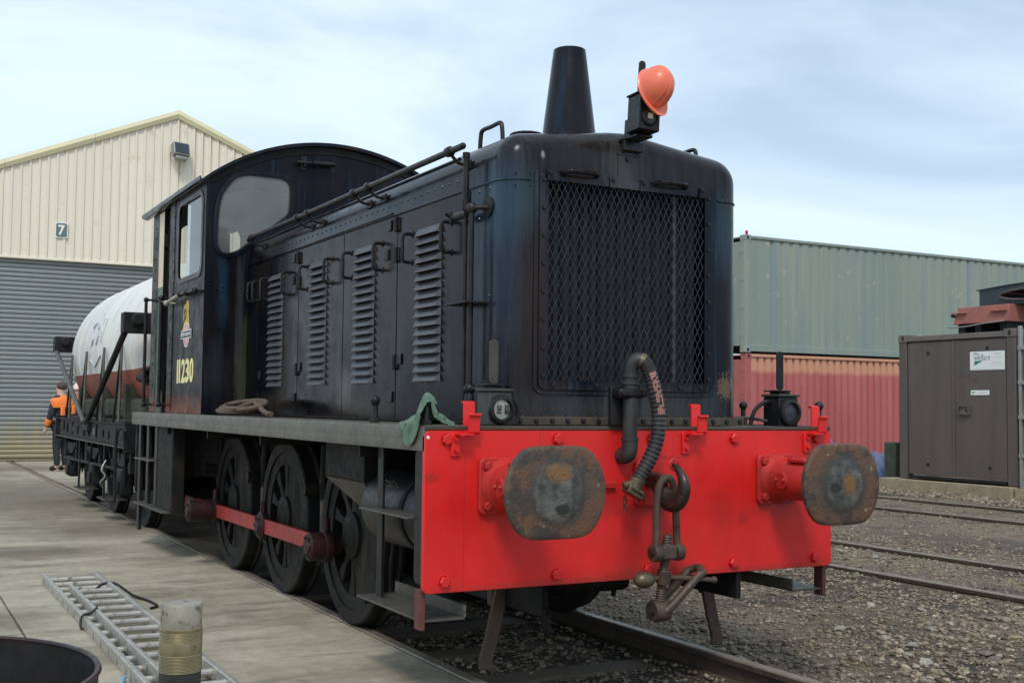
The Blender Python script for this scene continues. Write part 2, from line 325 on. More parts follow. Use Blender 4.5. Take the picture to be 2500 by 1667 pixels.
    def mesh(s, name, sharp=35., merge=True):
        bm = bmesh.new(); vs_ = [bm.verts.new(p) for p in s.v]
        for q in s.f:
            try: bm.faces.new([vs_[i] for i in q])
            except ValueError: pass
        if merge: bmesh.ops.remove_doubles(bm, verts=bm.verts, dist=1e-5)
        bmesh.ops.recalc_face_normals(bm, faces=bm.faces)
        for f in bm.faces: f.smooth = True
        for e in bm.edges:
            if len(e.link_faces) != 2 or e.calc_face_angle(3.14) > R(sharp): e.smooth = False
        me = bpy.data.meshes.new(name); bm.to_mesh(me); bm.free(); return me
    def build(s, name, m, parent=None, bev=0, M=None, **k):
        return obj(name, s.mesh(name), m, parent, bev, M, **k)
def obj(name, me, m=None, parent=None, bev=0, M=None, **k):
    o = bpy.data.objects.new(name, me); C.objects.link(o)
    if m is not None and not me.materials: me.materials.append(MATS[m])
    M = Matrix() if M is None else M; o.matrix_basis = M; WM[o] = M.copy()
    if parent is not None: o.parent = parent; o.matrix_parent_inverse = WM[parent].inverted()
    if bev:
        b = o.modifiers.new('bevel', 'BEVEL'); b.width = bev; b.segments = 2; b.limit_method = 'ANGLE'; b.angle_limit = R(40); b.harden_normals = False
    for a, b in k.items(): o[a] = b
    return o
def thing(name, loc, label, category, group=None):
    o = bpy.data.objects.new(name, None); C.objects.link(o); o.empty_display_size = .1
    M = Matrix.Translation(loc); o.matrix_basis = M; WM[o] = M; tag(o, label, category, group); return o
def tag(o, label, category, group=None):
    o['label'] = label; o['category'] = category
    if group: o['group'] = group
    return o
def struct(o): o['kind'] = 'structure'; return o
def T(x, y, z): return Matrix.Translation((x, y, z))
def rrect(x0, x1, z0, z1, r, n=5):
    out = []
    for cx, cz, a in ((x1-r, z1-r, 0), (x0+r, z1-r, 90), (x0+r, z0+r, 180), (x1-r, z0+r, 270)):
        out += [(cx+r*math.cos(R(a+90*i/n)), cz+r*math.sin(R(a+90*i/n))) for i in range(n+1)]
    return out
def hexbolt(r=.026, h=.018, ax='y', sgn=-1):
    """hexagonal head on a round washer, pointing along sgn*axis from the origin"""
    mb = MB(); w = [(r*1.18, 0), (r*1.18, sgn*.004), (r, sgn*.004)]
    mb.lathe([(0.0001, 0)]+w, (0, 0, 0), ax, 14)
    mb.lathe([(r, sgn*.004), (r, sgn*h*.8), (r*.8, sgn*h), (.0001, sgn*h)], (0, 0, 0), ax, 6)
    return mb
def text_mesh(s, w, h, M, name, depth=.0015, bold=0., space=1.):
    cu = bpy.data.curves.new('t', 'FONT'); cu.body = s; cu.extrude = depth; cu.resolution_u = 4; cu.offset = bold; cu.space_character = space
    o = bpy.data.objects.new('t', cu); C.objects.link(o); dg = bpy.context.evaluated_depsgraph_get()
    me = bpy.data.meshes.new_from_object(o.evaluated_get(dg)); me.name = name; bpy.data.objects.remove(o)
    co = np.array([v.co[:] for v in me.vertices]); lo, hi = co.min(0), co.max(0)
    for v in me.vertices:
        v.co = M @ Vector(((v.co.x-lo[0])/(hi[0]-lo[0])*w, (v.co.y-lo[1])/(hi[1]-lo[1])*h, v.co.z))
    me.materials.clear(); return me
def onside(x, y, z):   # plane facing -x: text runs towards -y
    return Matrix(((0, 0, -1, x), (-1, 0, 0, y), (0, 1, 0, z), (0, 0, 0, 1)))
def onfront(x, y, z):  # plane facing -y
    return Matrix(((1, 0, 0, x), (0, 0, -1, y), (0, 1, 0, z), (0, 0, 0, 1)))

# ================================================================== SETTING
_wv = [(rng.normal(size=2)*f, rng.uniform(0, 6.28), a) for f, a in ((.8, .012), (1.1, .012), (1.7, .010), (2.3, .009), (3.6, .007), (4.6, .006), (6.5, .006), (8., .005), (11., .005), (14., .005), (18., .004))]
def gz(x, y):
    """height of the yard"""
    x = np.asarray(x, float); y = np.asarray(y, float)
    h = sum(a*np.sin(w[0]*x+w[1]*y+p) for w, p, a in _wv)
    t = np.clip((x-1.0)/2.2, 0, 1); t = t*t*(3-2*t)
    z = -.112+.072*t
    inside = (np.abs(x) < .62)*np.clip((4.5-y)/2, 0, 1)
    z = z-.025*inside
    z = z+h*np.clip(1.15-.5*t, .3, 1.2)
    for rx in (4.03, 5.42, 9.12, 10.72):                       # packed level beside the rails
        k = np.exp(-((x-rx)/.11)**2); z = z*(1-k)+(-.045)*k
    k = np.exp(-((np.abs(x)-.75)/.10)**2); z = z*(1-k)+(-.115)*k
    fl = 1/(1+np.exp(-(x+.85)*60)); z = z*fl-.3*(1-fl)           # cut away below the concrete apron
    far = np.clip((y-13.4)/.3, 0, 1)*(np.abs(x) < 6); z = z*(1-far)-.25*far
    return z
def axis_lines(a, b, step, far, n=14):
    fine = np.arange(a, b, step); g = np.geomspace(.3, far, n)
    return np.concatenate([(a-g)[::-1], fine, b+g])
gx, gy = axis_lines(-1.2, 12.5, .075, 600), axis_lines(-3.4, 12.0, .075, 600)
GX, GY = np.meshgrid(gx, gy); GZ = gz(GX, GY)
nx, ny = len(gx), len(gy)
gv = np.stack([GX.ravel(), GY.ravel(), GZ.ravel()], 1)
ii = (np.arange(ny-1)[:, None]*nx+np.arange(nx-1)[None]).ravel()
gf = np.stack([ii, ii+1, ii+1+nx, ii+nx], 1)
me = bpy.data.meshes.new('yard_ground'); me.from_pydata(gv.tolist(), [], gf.tolist())
for p in me.polygons: p.use_smooth = True
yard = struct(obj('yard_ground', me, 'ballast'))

# loose stones: one scattered mass plus the largest ones singly
ICO_V = np.array([(-1,1.618,0),(1,1.618,0),(-1,-1.618,0),(1,-1.618,0),(0,-1,1.618),(0,1,1.618),(0,-1,-1.618),(0,1,-1.618),(1.618,0,-1),(1.618,0,1),(-1.618,0,-1),(-1.618,0,1)])/1.902
ICO_F = np.array([(0,11,5),(0,5,1),(0,1,7),(0,7,10),(0,10,11),(1,5,9),(5,11,4),(11,10,2),(10,7,6),(7,1,8),(3,9,4),(3,4,2),(3,2,6),(3,6,8),(3,8,9),(4,9,5),(2,4,11),(6,2,10),(8,6,7),(9,8,1)])
def stone_verts(n):
    v = ICO_V[None]*rng.uniform(.62, 1.15, (n, 12, 1))*rng.uniform(.7, 1.3, (n, 1, 3))*np.array([1.15, .9, .55])
    a = rng.uniform(0, 6.28, n); c_, s_ = np.cos(a), np.sin(a)
    return np.stack([v[..., 0]*c_[:, None]-v[..., 1]*s_[:, None], v[..., 0]*s_[:, None]+v[..., 1]*c_[:, None], v[..., 2]+.25*v[..., 0]*rng.uniform(-1, 1, (n, 1))], -1)
def ok_spot(x, y):
    o = (x > -.66)
    for rx in (.7525, -.7525, 4.03, 5.42, 9.12, 10.72): o &= np.abs(x-rx) > .062
    return o & ~((y > 13.2) & (np.abs(x) < 6)) & ~((x > 12.5) & (y > 7.9))
def spots(n, x0, x1, y0, y1):
    x, y = rng.uniform(x0, x1, n), rng.uniform(y0, y1, n); k = ok_spot(x, y); return x[k], y[k]
SX, SY, SS = [], [], []
for n, x0, x1, y0, y1, s0, s1 in ((24000, -.7, 3.9, -2.4, 3.2, .005, .016), (13000, .8, 6.5, -1.5, 6, .008, .024), (6500, 3, 13, 1, 11, .012, .028), (2200, -.7, .7, -2.2, 2.5, .010, .026), (1500, 11.6, 12.9, 7.0, 11.2, .02, .05),
                                  (2600, .8, 4, -2.2, 1.0, .014, .034)):
    x, y = spots(n, x0, x1, y0, y1); SX.append(x); SY.append(y); SS.append(s0+(s1-s0)*rng.random(len(x))**2.2)
SX, SY, SS = map(np.concatenate, (SX, SY, SS))
sv = stone_verts(len(SX))*SS[:, None, None]; sv[..., 0] += SX[:, None]; sv[..., 1] += SY[:, None]; sv[..., 2] += (gz(SX, SY)+SS*.18)[:, None]
sf = (ICO_F[None]+12*np.arange(len(SX))[:, None, None]).reshape(-1, 3)
me = bpy.data.meshes.new('gravel'); me.vertices.add(sv.size//3); me.vertices.foreach_set('co', sv.ravel())
me.loops.add(sf.size); me.loops.foreach_set('vertex_index', sf.ravel()); me.polygons.add(len(sf)); me.polygons.foreach_set('loop_start', np.arange(0, sf.size, 3)); me.update(); me.validate()
gr = obj('gravel', me, 'stones', kind='stuff'); tag(gr, 'loose grey brown gravel strewn over the railway yard', 'gravel')
STONE = []
for i in range(14):
    v = stone_verts(1)[0]; me = bpy.data.meshes.new('stone'); me.from_pydata(v.tolist(), [], ICO_F.tolist()); me.materials.append(None); STONE.append(me)
tones = [(.30, .26, .20), (.36, .33, .28), (.22, .18, .14), (.16, .135, .11), (.40, .37, .31), (.30, .25, .16), (.27, .25, .23)]
for i, t_ in enumerate(tones): mat('stone_%d' % i, t_, tuple(c_*.6 for c_ in t_), rough=.85, scale=1.3, bump=.3, bscale=8)
for i, me in enumerate(STONE): me.materials[0] = MATS['stone_%d' % (i % 7)]
cnt = 0
for n, x0, x1, y0, y1, s0, s1 in ((120, .85, 3.6, -2.6, 0.6, .020, .046), (70, -.62, .66, -2.3, 1.6, .016, .034), (50, .85, 5.5, .3, 3.5, .02, .042), (46, .9, 2.4, -2.4, -1.0, .026, .058)):
    x, y = spots(n, x0, x1, y0, y1)
    for a, b_ in zip(x, y):
        s_ = s0+(s1-s0)*rng.random()**1.6
        M_ = T(a, b_, float(gz(a, b_))+s_*.2) @ Matrix.Rotation(rng.uniform(0, 6.28), 4, 'Z') @ Matrix.Diagonal((s_, s_, s_, 1))
        obj('stone', STONE[int(rng.integers(14))], None, yard, 0, M_); cnt += 1
st = MB(); st.add([Vector(p)*.055 for p in ICO_V*np.array([.55, 1.5, .8])], [tuple(f) for f in ICO_F])
obj('brick_lump', st.mesh('brick_lump'), 'red_stone', yard, 0, T(.38, -.62, float(gz(.38, -.62))+.02) @ Matrix.Rotation(.5, 4, 'Y') @ Matrix.Rotation(-.7, 4, 'Z'))

# concrete apron
apron = bpy.data.objects.new('concrete_apron', None); C.objects.link(apron); WM[apron] = Matrix(); struct(apron)
cols = [-.802, -2.602, -7.4, -14., -60.]; rows = [-30, -8.4, 9.72, 16.6, 24.0]
for i in range(4):
    for j in range(4):
        mb = MB(); mb.box(cols[i+1]+.006, cols[i]-.004 if i else cols[i], rows[j]+.006, rows[j+1]-.006, -.2, -.004+.003*((i+j) % 2))
        mb.build('slab', 'concrete', apron, .008)
MB().box(-60, -.84, -30, 24, -.3, -.03).build('joint_fill', 'ballast', apron)
mb = MB(); mb.box(-.648, .648, 13.6, 24, -.2, -.004); mb.build('slab', 'concrete', apron, .006)
mb = MB(); mb.box(.802, 6.5, 13.6, 24, -.2, -.002); mb.build('slab', 'concrete', apron, .006)

# tracks
RAIL = [(-.07, -.16), (.07, -.16), (.07, -.148), (.012, -.128), (.009, -.05), (.034, -.036), (.035, -.008), (.028, 0), (-.028, 0), (-.035, -.008), (-.034, -.036), (-.009, -.05), (-.012, -.128), (-.07, -.148)]
def track(name, xs, y0, y1, dz=0., sleepers=()):
    t = bpy.data.objects.new(name, None); C.objects.link(t); WM[t] = Matrix(); struct(t)
    for x in xs:
        o = MB().prism([(x+a, b+dz) for a, b in RAIL], 'y', y0, y1).build('rail', 'rail_side', t)
        o.data.materials.append(MATS['rail_steel'])
        for p in o.data.polygons:
            if p.normal.z > .5 and p.center.z > dz-.02: p.material_index = 1
    for y in sleepers:
        w = random.uniform(.10, .13)
        MB().box(-.655 if name == 'shed_track' else xs[0]-.5, 1.25, y-w, y+w, -.26, -.140+random.uniform(-.004, .010)).build('sleeper', 'timber', t, .012)
    return t
track('shed_track', (-.7525, .7525), -16, 23.9, 0, [-2.05+.74*k for k in range(12)])
track('yard_track', (4.03, 5.42), -20, 46, .0)
track('far_track', (9.12, 10.72), -20, 46, .0)
MB().box(-.712, -.655, 13.6, 24, -.12, -.05).build('flangeway', 'rail_side', apron)

# ------------------------------------------------------------------ shed
SY_ = 24.1; AP = 2.83; AZ = 8.34; SL = .42; HW = 7.6; DT = 4.66; DX0, DX1 = -3.0, 8.66
shed = thing('industrial_shed', (AP, SY_, 0), 'cream profiled-steel gable shed with a grey roller shutter door', 'shed')
def roofz(x): return AZ-SL*abs(x-AP)
def clad(x0, x1, zb, name='cladding_sheet'):
    P = []; x = x0; pitch = .196
    while x < x1-1e-6:
        for dx, dy in ((0, 0), (.138, 0), (.146, -.028), (.182, -.028), (.190, 0)):
            if x+dx <= x1+1e-6: P.append((x+dx, dy))
        x += pitch
    P.append((x1, 0))
    if x0 < AP < x1 and not any(abs(p[0]-AP) < .01 for p in P): P.append((AP, 0)); P.sort()
    mb = MB(); v = []
    for a, d in P: v += [(a, SY_+d, zb), (a, SY_+d, roofz(a))]
    mb.add(v, [(2*i, 2*i+2, 2*i+3, 2*i+1) for i in range(len(P)-1)])
    o = mb.build(name, 'cladding', shed); o.modifiers.new('thick', 'SOLIDIFY').thickness = .01
x = AP-HW
while x < AP+HW-.05:
    x1 = min(x+.98, AP+HW)
    clad(x, x1-.003, DT if (x1 > DX0+.5 and x < DX1-.5) else 0); x += .98
# roller door: every slat a piece of its own
MB().box(DX0, DX1, SY_+.16, SY_+.2, 0, DT).build('door_backing', 'shed_dark', shed)
door = MB().box(DX0, DX1, SY_+.11, SY_+.15, 0, .06).build('roller_door', 'shutter', shed)
prof = [(.0, 0), (-.018, .012), (-.026, .040), (-.026, .060), (-.018, .088), (0, .100), (.012, .1055), (.012, -.002)]
slat = MB().prism([(SY_+.10+a, b) for a, b in prof], 'x', DX0, DX1).mesh('slat')
slat.materials.append(MATS['shutter'])
for k in range(44): obj('slat', slat, None, door, 0, T(0, 0, .055+.1065*k))
MB().box(DX0-.2, DX1+.2, SY_-.045, SY_+.12, DT-.035, DT+.02).build('drip_flashing', 'cladding', shed, .008)
# verge trims and ridge cap: folded sheet
for sg in (-1, 1):
    for k in range(4):
        a, b_ = k*(HW+.15)/4, (k+1)*(HW+.15)/4-.006
        mb = MB(); pts = []
        for d in (a, b_):
            xx = AP+sg*d; zz = AZ-SL*d
            pts.append([(xx, SY_-.075, zz-.03), (xx, SY_-.12, zz+.07), (xx, SY_-.10, zz+.17), (xx, SY_+.25, zz+.19), (xx, SY_+.02, zz-.03)])
        v = pts[0]+pts[1]; mb.add(v, [(i, (i+1) % 5, 5+(i+1) % 5, 5+i) for i in range(5)]+[(0, 1, 2, 3, 4), (9, 8, 7, 6, 5)])
        mb.build('verge_trim', 'verge', shed)
for sg in (-1, 1):
    mb = MB(); a, b_ = AP, AP+sg*(HW+.25); mb.add([(a, SY_, AZ+.12), (b_, SY_, AZ+.12-SL*(HW+.25)), (b_, SY_+30, AZ+.12-SL*(HW+.25)), (a, SY_+30, AZ+.12)], [(0, 1, 2, 3)])
    o = mb.build('roof', 'roof_grey', shed); o.modifiers.new('thick', 'SOLIDIFY').thickness = .06
    MB().box(AP+sg*HW-.05, AP+sg*HW+.05, SY_+.04, SY_+30, 0, roofz(AP+HW)).build('side_wall', 'cladding', shed)
sg = MB().prism(rrect(.085, .365, 5.165, 5.525, .012), 'y', SY_-.055, SY_-.035).build('number_sign', 'white_paint', shed)
MB().prism(rrect(.105, .345, 5.185, 5.505, .035), 'y', SY_-.0585, SY_-.0545).build('sign_field', 'sign_grey', sg)
obj('numeral', text_mesh('7', .15, .24, onfront(.150, SY_-.0605, 5.225), 'numeral', bold=.03), 'white_paint', sg)
fl = thing('floodlight', (2.86, SY_, 7.2), 'grey floodlight fixed below the apex of the cream shed', 'floodlight')
Mf = T(2.86, SY_-.26, 7.47) @ Matrix.Rotation(R(-24), 4, 'X') @ Matrix.Rotation(R(8), 4, 'Z')
MB().box(-.20, .20, -.10, .08, -.16, .19, Mf).build('housing', 'grey_galv', fl, .015)
MB().box(-.17, .17, -.115, -.101, -.13, .15, Mf).build('lens', 'blue_black', fl, .004)
MB().box(-.14, .14, -.05, .10, -.25, -.163, Mf).build('gear_box', 'grey_galv', fl, .012)
mb = MB(); mb.tube([(2.66, SY_-.02, 7.40), (2.63, SY_-.22, 7.40), (2.66, SY_-.26, 7.42)], .014); mb.tube([(3.06, SY_-.02, 7.40), (3.10, SY_-.22, 7.40), (3.06, SY_-.26, 7.42)], .014); mb.build('bracket', 'grey_galv', fl)
MB().tube([(2.86, SY_-.12, 7.24), (2.82, SY_-.10, 7.06), (2.92, SY_-.06, 6.98), (3.03, SY_-.04, 7.10), (3.04, SY_-.03, 7.3)], .010).build('cable', 'cladding', fl)

# ------------------------------------------------------------------ stacked containers
def corrugated(mb, x0, x1, z0, z1, y, pitch, depth, smooth0=0.):
    P = [(x0, 0)]; x = x0+smooth0
    while x+pitch < x1:
        P += [(x+pitch*.52, 0), (x+pitch*.62, depth), (x+pitch*.88, depth), (x+pitch*.98, 0)]; x += pitch
    P.append((x1, 0)); v = []
    for a, d in P: v += [(a, y+d, z0), (a, y+d, z1)]
    mb.add(v, [(2*i, 2*i+2, 2*i+3, 2*i+1) for i in range(len(P)-1)])
def container(name, label, x0, y0, z0, L_, m, pitch, depth, smooth0, holes=True):
    H_, W_ = 2.58, 2.44; c = thing(name, (x0, y0, z0), label, 'container')
    z1 = z0+H_; x1 = x0+L_
    mb = MB(); corrugated(mb, x0+.16, x1-.16, z0+.16, z1-.075, y0+.03, pitch, depth, smooth0); o = mb.build('side_wall', m, c)
    MB().box(x0+.15, x1-.15, y0+W_-.05, y0+W_, z0+.1, z1-.05).build('rear_wall', m, c)
    MB().box(x0+.16, x1-.16, y0, y0+.06, z1-.075, z1-.012).build('top_rail', m, c, .006)
    MB().box(x0+.16, x1-.16, y0+.005, y0+.06, z0+.025, z0+.165).build('bottom_rail', m, c, .006)
    MB().box(x0+.02, x1-.02, y0+.03, y0+W_-.03, z1-.05, z1-.025).build('roof_sheet', m, c)
    for xx in (x0, x1-.16):
        MB().box(xx, xx+.16, y0, y0+.15, z0+.118, z1-.118).build('corner_post', m, c, .006)
        MB().box(xx, xx+.16, y0+W_-.15, y0+W_, z0+.118, z1-.118).build('corner_post', m, c, .006)
        for zz in (z0, z1-.118):
            k = MB().box(xx-.004, xx+.172, y0-.006, y0+.162, zz, zz+.118).build('corner_casting', m, c, .006)
            MB().prism(rrect(xx+.055, xx+.115, zz+.022, zz+.096, .029), 'y', y0-.008, y0-.0055).build('casting_hole', 'flat_black', k)
    for s in (0, 1):      # end doors, facing -x
        dd = MB().box(x0+.035, x0+.075, y0+.155+s*1.065, y0+1.215+s*1.065, z0+.15, z1-.13).build('end_door', m, c, .004)
        for k in range(4):
            zz = z0+.32+.62*k
            MB().box(x0-.006, x0+.036, y0+.03+s*2.26, y0+.16+s*2.1, zz, zz+.10).build('hinge', m, dd, .005)
        for q in (.35, .8): MB().cyl((x0+.012, y0+.15+s*1.06+q, z0+.12), (x0+.012, y0+.15+s*1.06+q, z1-.12), .016, n=10).build('lock_rod', m, dd)
    return c, o
RC, o_ = container('shipping_container', 'faded red corrugated shipping container with an orange top band, under the green one', 13.22, 15.22, .0, 12.19, 'red_container', .205, .045, .05)
GC, o_ = container('shipping_container', 'pale green corrugated shipping container stacked on the red container', 13.18, 15.20, 2.60, 12.19, 'green_container', .285, .028, .42)
mb = MB(); mb.cyl((13.30, 15.28, 5.18), (13.30, 15.28, 5.235), .03); mb.sphere((13.30, 15.28, 5.255), .035); mb.build('twist_lock', 'buffer_red', GC)
# orange repaint band on the red container: material reads height
bpy.data.materials.remove(MATS.pop('red_container'))
mat('red_container', (.43, .108, .105), (.49, .155, .142), rough=.65, scale=.9, streak=(2, 2, .25), spot=(.30, .10, .085), spot_scale=3, spot_lo=.62, spot_hi=.74,
    spot2=((.19, .11, .075), 1.4, .66, .78, (5, 5, .2)), bump=.05, zfade=((.60, .30, .19), 2.14, 2.24))
mat('red_trim', (.40, .11, .10), (.46, .14, .13), rough=.65, scale=2, spot=(.25, .09, .07), spot_scale=5)
for ch in RC.children_recursive:
    if ch.type == 'MESH' and not any(m and m.name == 'flat_black' for m in ch.data.materials):
        ch.data.materials.clear(); ch.data.materials.append(MATS['red_container' if ch.name.startswith(('side_wall', 'top_rail')) else 'red_trim'])

# ------------------------------------------------------------------ brown site container
BX, BY0, BY1, BZ0, BZ1 = 12.78, 7.97, 10.43, .16, 2.68
bc = thing('site_container', (BX, 9.2, BZ0), 'dark brown site container with white notices on its closed doors', 'container')
MB().box(BX+.06, BX+6, BY0+.04, BY1-.04, BZ0+.1, BZ1-.06).build('body', 'brown_container', bc, .01)
for yy in (BY0, BY1-.17): MB().box(BX, BX+.16, yy, yy+.17, BZ0, BZ1-.10).build('corner_post', 'brown_container', bc, .008)
for yy in (BY0-.01, BY1-.21):
    k = MB().box(BX-.012, BX+.22, yy, yy+.22, BZ1-.10, BZ1+.035).build('corner_casting', 'brown_trim', bc, .008)
    MB().prism(rrect(yy+.085, yy+.135, BZ1-.075, BZ1+.012, .024), 'x', BX-.014, BX-.0115).build('casting_hole', 'flat_black', k)
MB().box(BX-.004, BX+.13, BY0+.212, BY1-.212, BZ1-.09, BZ1+.002).build('header', 'brown_trim', bc, .008)
dl = MB().box(BX+.022, BX+.07, 9.245, BY1-.19, BZ0+.085, BZ1-.115).build('door', 'brown_container', bc, .005)
dr = MB().box(BX+.022, BX+.07, BY0+.19, 9.238, BZ0+.085, BZ1-.115).build('door', 'brown_container', bc, .005)
MB().box(BX+.006, BX+.0215, 9.205, 9.262, BZ0+.09, BZ1-.12).build('meeting_strip', 'brown_container', bc, .004)
MB().box(BX-.01, BX+.10, BY0+.2, BY1-.22, BZ0+.015, BZ0+.062).build('sill', 'black_iron', bc, .006)
for d, yy, zz in ((dl, 9.78, 2.37), (dl, 9.80, .43), (dr, 8.53, 2.42), (dr, 8.50, .43)): MB().cyl((BX+.022, yy, zz), (BX+.006, yy, zz), .026, n=12).build('stud', 'flat_black', d)
hb = MB().holed([(8.885, 1.30), (9.115, 1.30), (9.115, 1.455), (8.885, 1.455)], [[(8.905, 1.32), (9.095, 1.32), (9.095, 1.435), (8.905, 1.435)]], 'x', BX-.022, BX+.0215).build('lock_box', 'brown_container', dr)
MB().box(BX+.008, BX+.0215, 8.906, 9.094, 1.321, 1.434).build('lock_plate', 'brown_trim', hb)
MB().cyl((BX+.008, 8.96, 1.37), (BX-.015, 8.96, 1.37), .014, n=10).build('padlock', 'black_iron', hb)
nb = MB().prism(rrect(8.188, 8.878, 2.052, 2.362, .004, 2), 'x', BX+.014, BX+.0215).build('notice_board', 'white_paint', bc)
def side_text(s, w, h, y, z, x, m, parent, name='lettering', bold=.0): obj(name, text_mesh(s, w, h, onside(x, y, z), name, .0006, bold), m, parent)
side_text('welfare', .325, .105, 8.795, 2.212, BX+.0132, 'sign_grey', nb, bold=-.005)
MB().prism([(8.79, 2.205), (8.62, 2.205), (8.79, 2.125)][::-1], 'x', BX+.0128, BX+.0139).build('green_wedge', 'sign_green', nb)
mb = MB(); mb.tube([(BX+.012, 8.80, 2.318), (BX+.012, 8.76, 2.337), (BX+.012, 8.72, 2.325), (BX+.012, 8.69, 2.305)], .006, 6); mb.build('logo_stroke', 'sign_green', nb)
mb = MB()
for zz, a, b_ in ((2.325, 8.23, 8.40), (2.302, 8.25, 8.40), (2.262, 8.22, 8.38), (2.242, 8.24, 8.42), (2.175, 8.25, 8.45), (2.150, 8.22, 8.44), (2.120, 8.21, 8.46), (2.068, 8.21, 8.84)): mb.box(BX+.0128, BX+.0139, a, b_, zz, zz+.006)
mb.build('small_print', 'sign_faint', nb, kind='stuff')
nb2 = MB().prism(rrect(8.498, 8.868, 1.635, 1.715, .003, 2), 'x', BX+.014, BX+.0215).build('notice_board', 'white_paint', bc)
MB().prism([(8.84, 1.690), (8.77, 1.690), (8.84, 1.655)][::-1], 'x', BX+.0128, BX+.0139).build('green_wedge', 'sign_green', nb2)
mb = MB()
for zz, a, b_ in ((1.688, 8.55, 8.73), (1.668, 8.53, 8.72)): mb.box(BX+.0128, BX+.0139, a, b_, zz, zz+.006)
mb.build('small_print', 'sign_faint', nb2, kind='stuff')
ks = thing('concrete_plinth', (12.9, 9.3, 0), 'stained concrete plinth under the brown site container', 'plinth')
for a, b_ in ((7.98, 9.30), (9.31, 10.82)): MB().box(12.66, 13.3, a, b_, -.15, .148).build('block', 'slab_edge', ks, .012)
MB().box(12.70, 13.6, 6.9, 7.96, -.15, .12).build('block', 'slab_edge', ks, .012)
# scrap stowed on its roof
hz = thing('red_steel_housing', (13.1, 8.6, 2.7), 'tapered red oxide steel housing resting on the brown container roof', 'scrap')
mb = MB(); bt = [(12.84, 8.155), (12.84, 9.27), (15.2, 9.27), (15.2, 8.155)]; tp = [(12.87, 8.145), (12.87, 9.18), (15.1, 9.18), (15.1, 8.145)]
mb.add([(a, b_, 2.845) for a, b_ in bt]+[(a, b_, 3.13) for a, b_ in tp], [(0, 1, 2, 3), (4, 5, 6, 7), (0, 1, 5, 4), (1, 2, 6, 5), (2, 3, 7, 6), (3, 0, 4, 7)]); mb.build('casing', 'red_oxide', hz, .01)
for yy, L_ in ((8.98, .30), (8.16, .34)):
    MB().box(12.80, 12.853, yy, yy+L_, 3.022, 3.036).build('flange_strip', 'red_oxide', hz, .003)
    for q in range(3): MB().cyl((12.825, yy+.06+.1*q, 3.036), (12.825, yy+.06+.1*q, 3.052), .012, n=8).build('bolt', 'red_oxide', hz)
MB().cyl((12.80, 9.25, 2.99), (12.86, 9.25, 2.99), .03, n=10).build('pin', 'black_iron', hz)
for a, b_ in ((9.06, 9.21), (8.74, 8.86), (8.22, 8.36)): MB().box(12.9, 13.9, a, b_, 2.68, 2.845).build('bearer', 'wagon_black', hz, .01)
MB().tube([(12.82, 9.36, 2.80), (12.80, 9.1, 2.79), (12.80, 8.9, 2.80), (12.80, 8.6, 2.83), (12.80, 8.2, 2.85)], .012).build('strap', 'grey_galv', hz)
bh = thing('black_casing', (13.2, 8.3, 3.13), 'black steel casing with an oval flanged opening on top of the red housing', 'scrap')
def oval_(cy, cz, a, b_, n=40): return [(cy+a*math.cos(2*math.pi*i/n), cz+b_*math.sin(2*math.pi*i/n)) for i in range(n)]
fp_ = [(7.22, 3.134), (8.86, 3.134), (8.86, 3.405), (8.3, 3.445), (7.7, 3.47), (7.22, 3.48)]
for xx in (13.02, 14.97): MB().holed(fp_, [oval_(7.85, 3.285, .56, .075)], 'x', xx, xx+.03).build('plate', 'blue_black', bh)
MB().box(13.051, 14.969, 8.83, 8.86, 3.134, 3.40).build('end_plate', 'blue_black', bh)
MB().box(13.051, 14.969, 7.22, 8.829, 3.134, 3.15).build('floor_plate', 'blue_black', bh)
MB().prism([(8.90, 3.405), (8.3, 3.448), (7.7, 3.473), (7.22, 3.483), (7.22, 3.50), (7.7, 3.49), (8.3, 3.465), (8.92, 3.42)], 'x', 13.0, 15.02).build('lid', 'blue_black', bh)
MB().tube([(13.005, a, b_) for a, b_ in oval_(7.85, 3.285, .585, .092)], .024, 8, closed=True).build('flange', 'strut_grey', bh)
rk = thing('steel_rack', (12.9, 7.8, 0), 'tall galvanised steel rack beside the brown container at the right edge', 'rack')
for px_, py_ in ((12.80, 7.88), (14.0, 7.88), (12.80, 6.4), (14.0, 6.4)): MB().box(px_, px_+.06, py_, py_+.055, -.08, 2.75).build('post', 'grey_galv', rk, .004)
for zz in (.62, 1.24, 1.80, 2.36):
    for px_ in (12.79, 14.01): MB().box(px_, px_+.05, 6.39, 7.94, zz, zz+.07).build('rail_bar', 'grey_galv', rk, .004)
    MB().box(12.86, 14.0, 6.46, 7.87, zz-.02, zz+.015).build('shelf', 'blue_black', rk)
MB().box(13.0, 13.9, 6.5, 7.8, .64, 2.2).build('sheeting', 'blue_black', rk, .02)
mb = MB(); mb.box(13.66, 13.94, 11.36, 11.66, -.1, .76)
gb = tag(mb.build('concrete_block', 'mossy', None, .02), 'mossy green concrete block standing against the red container', 'block')
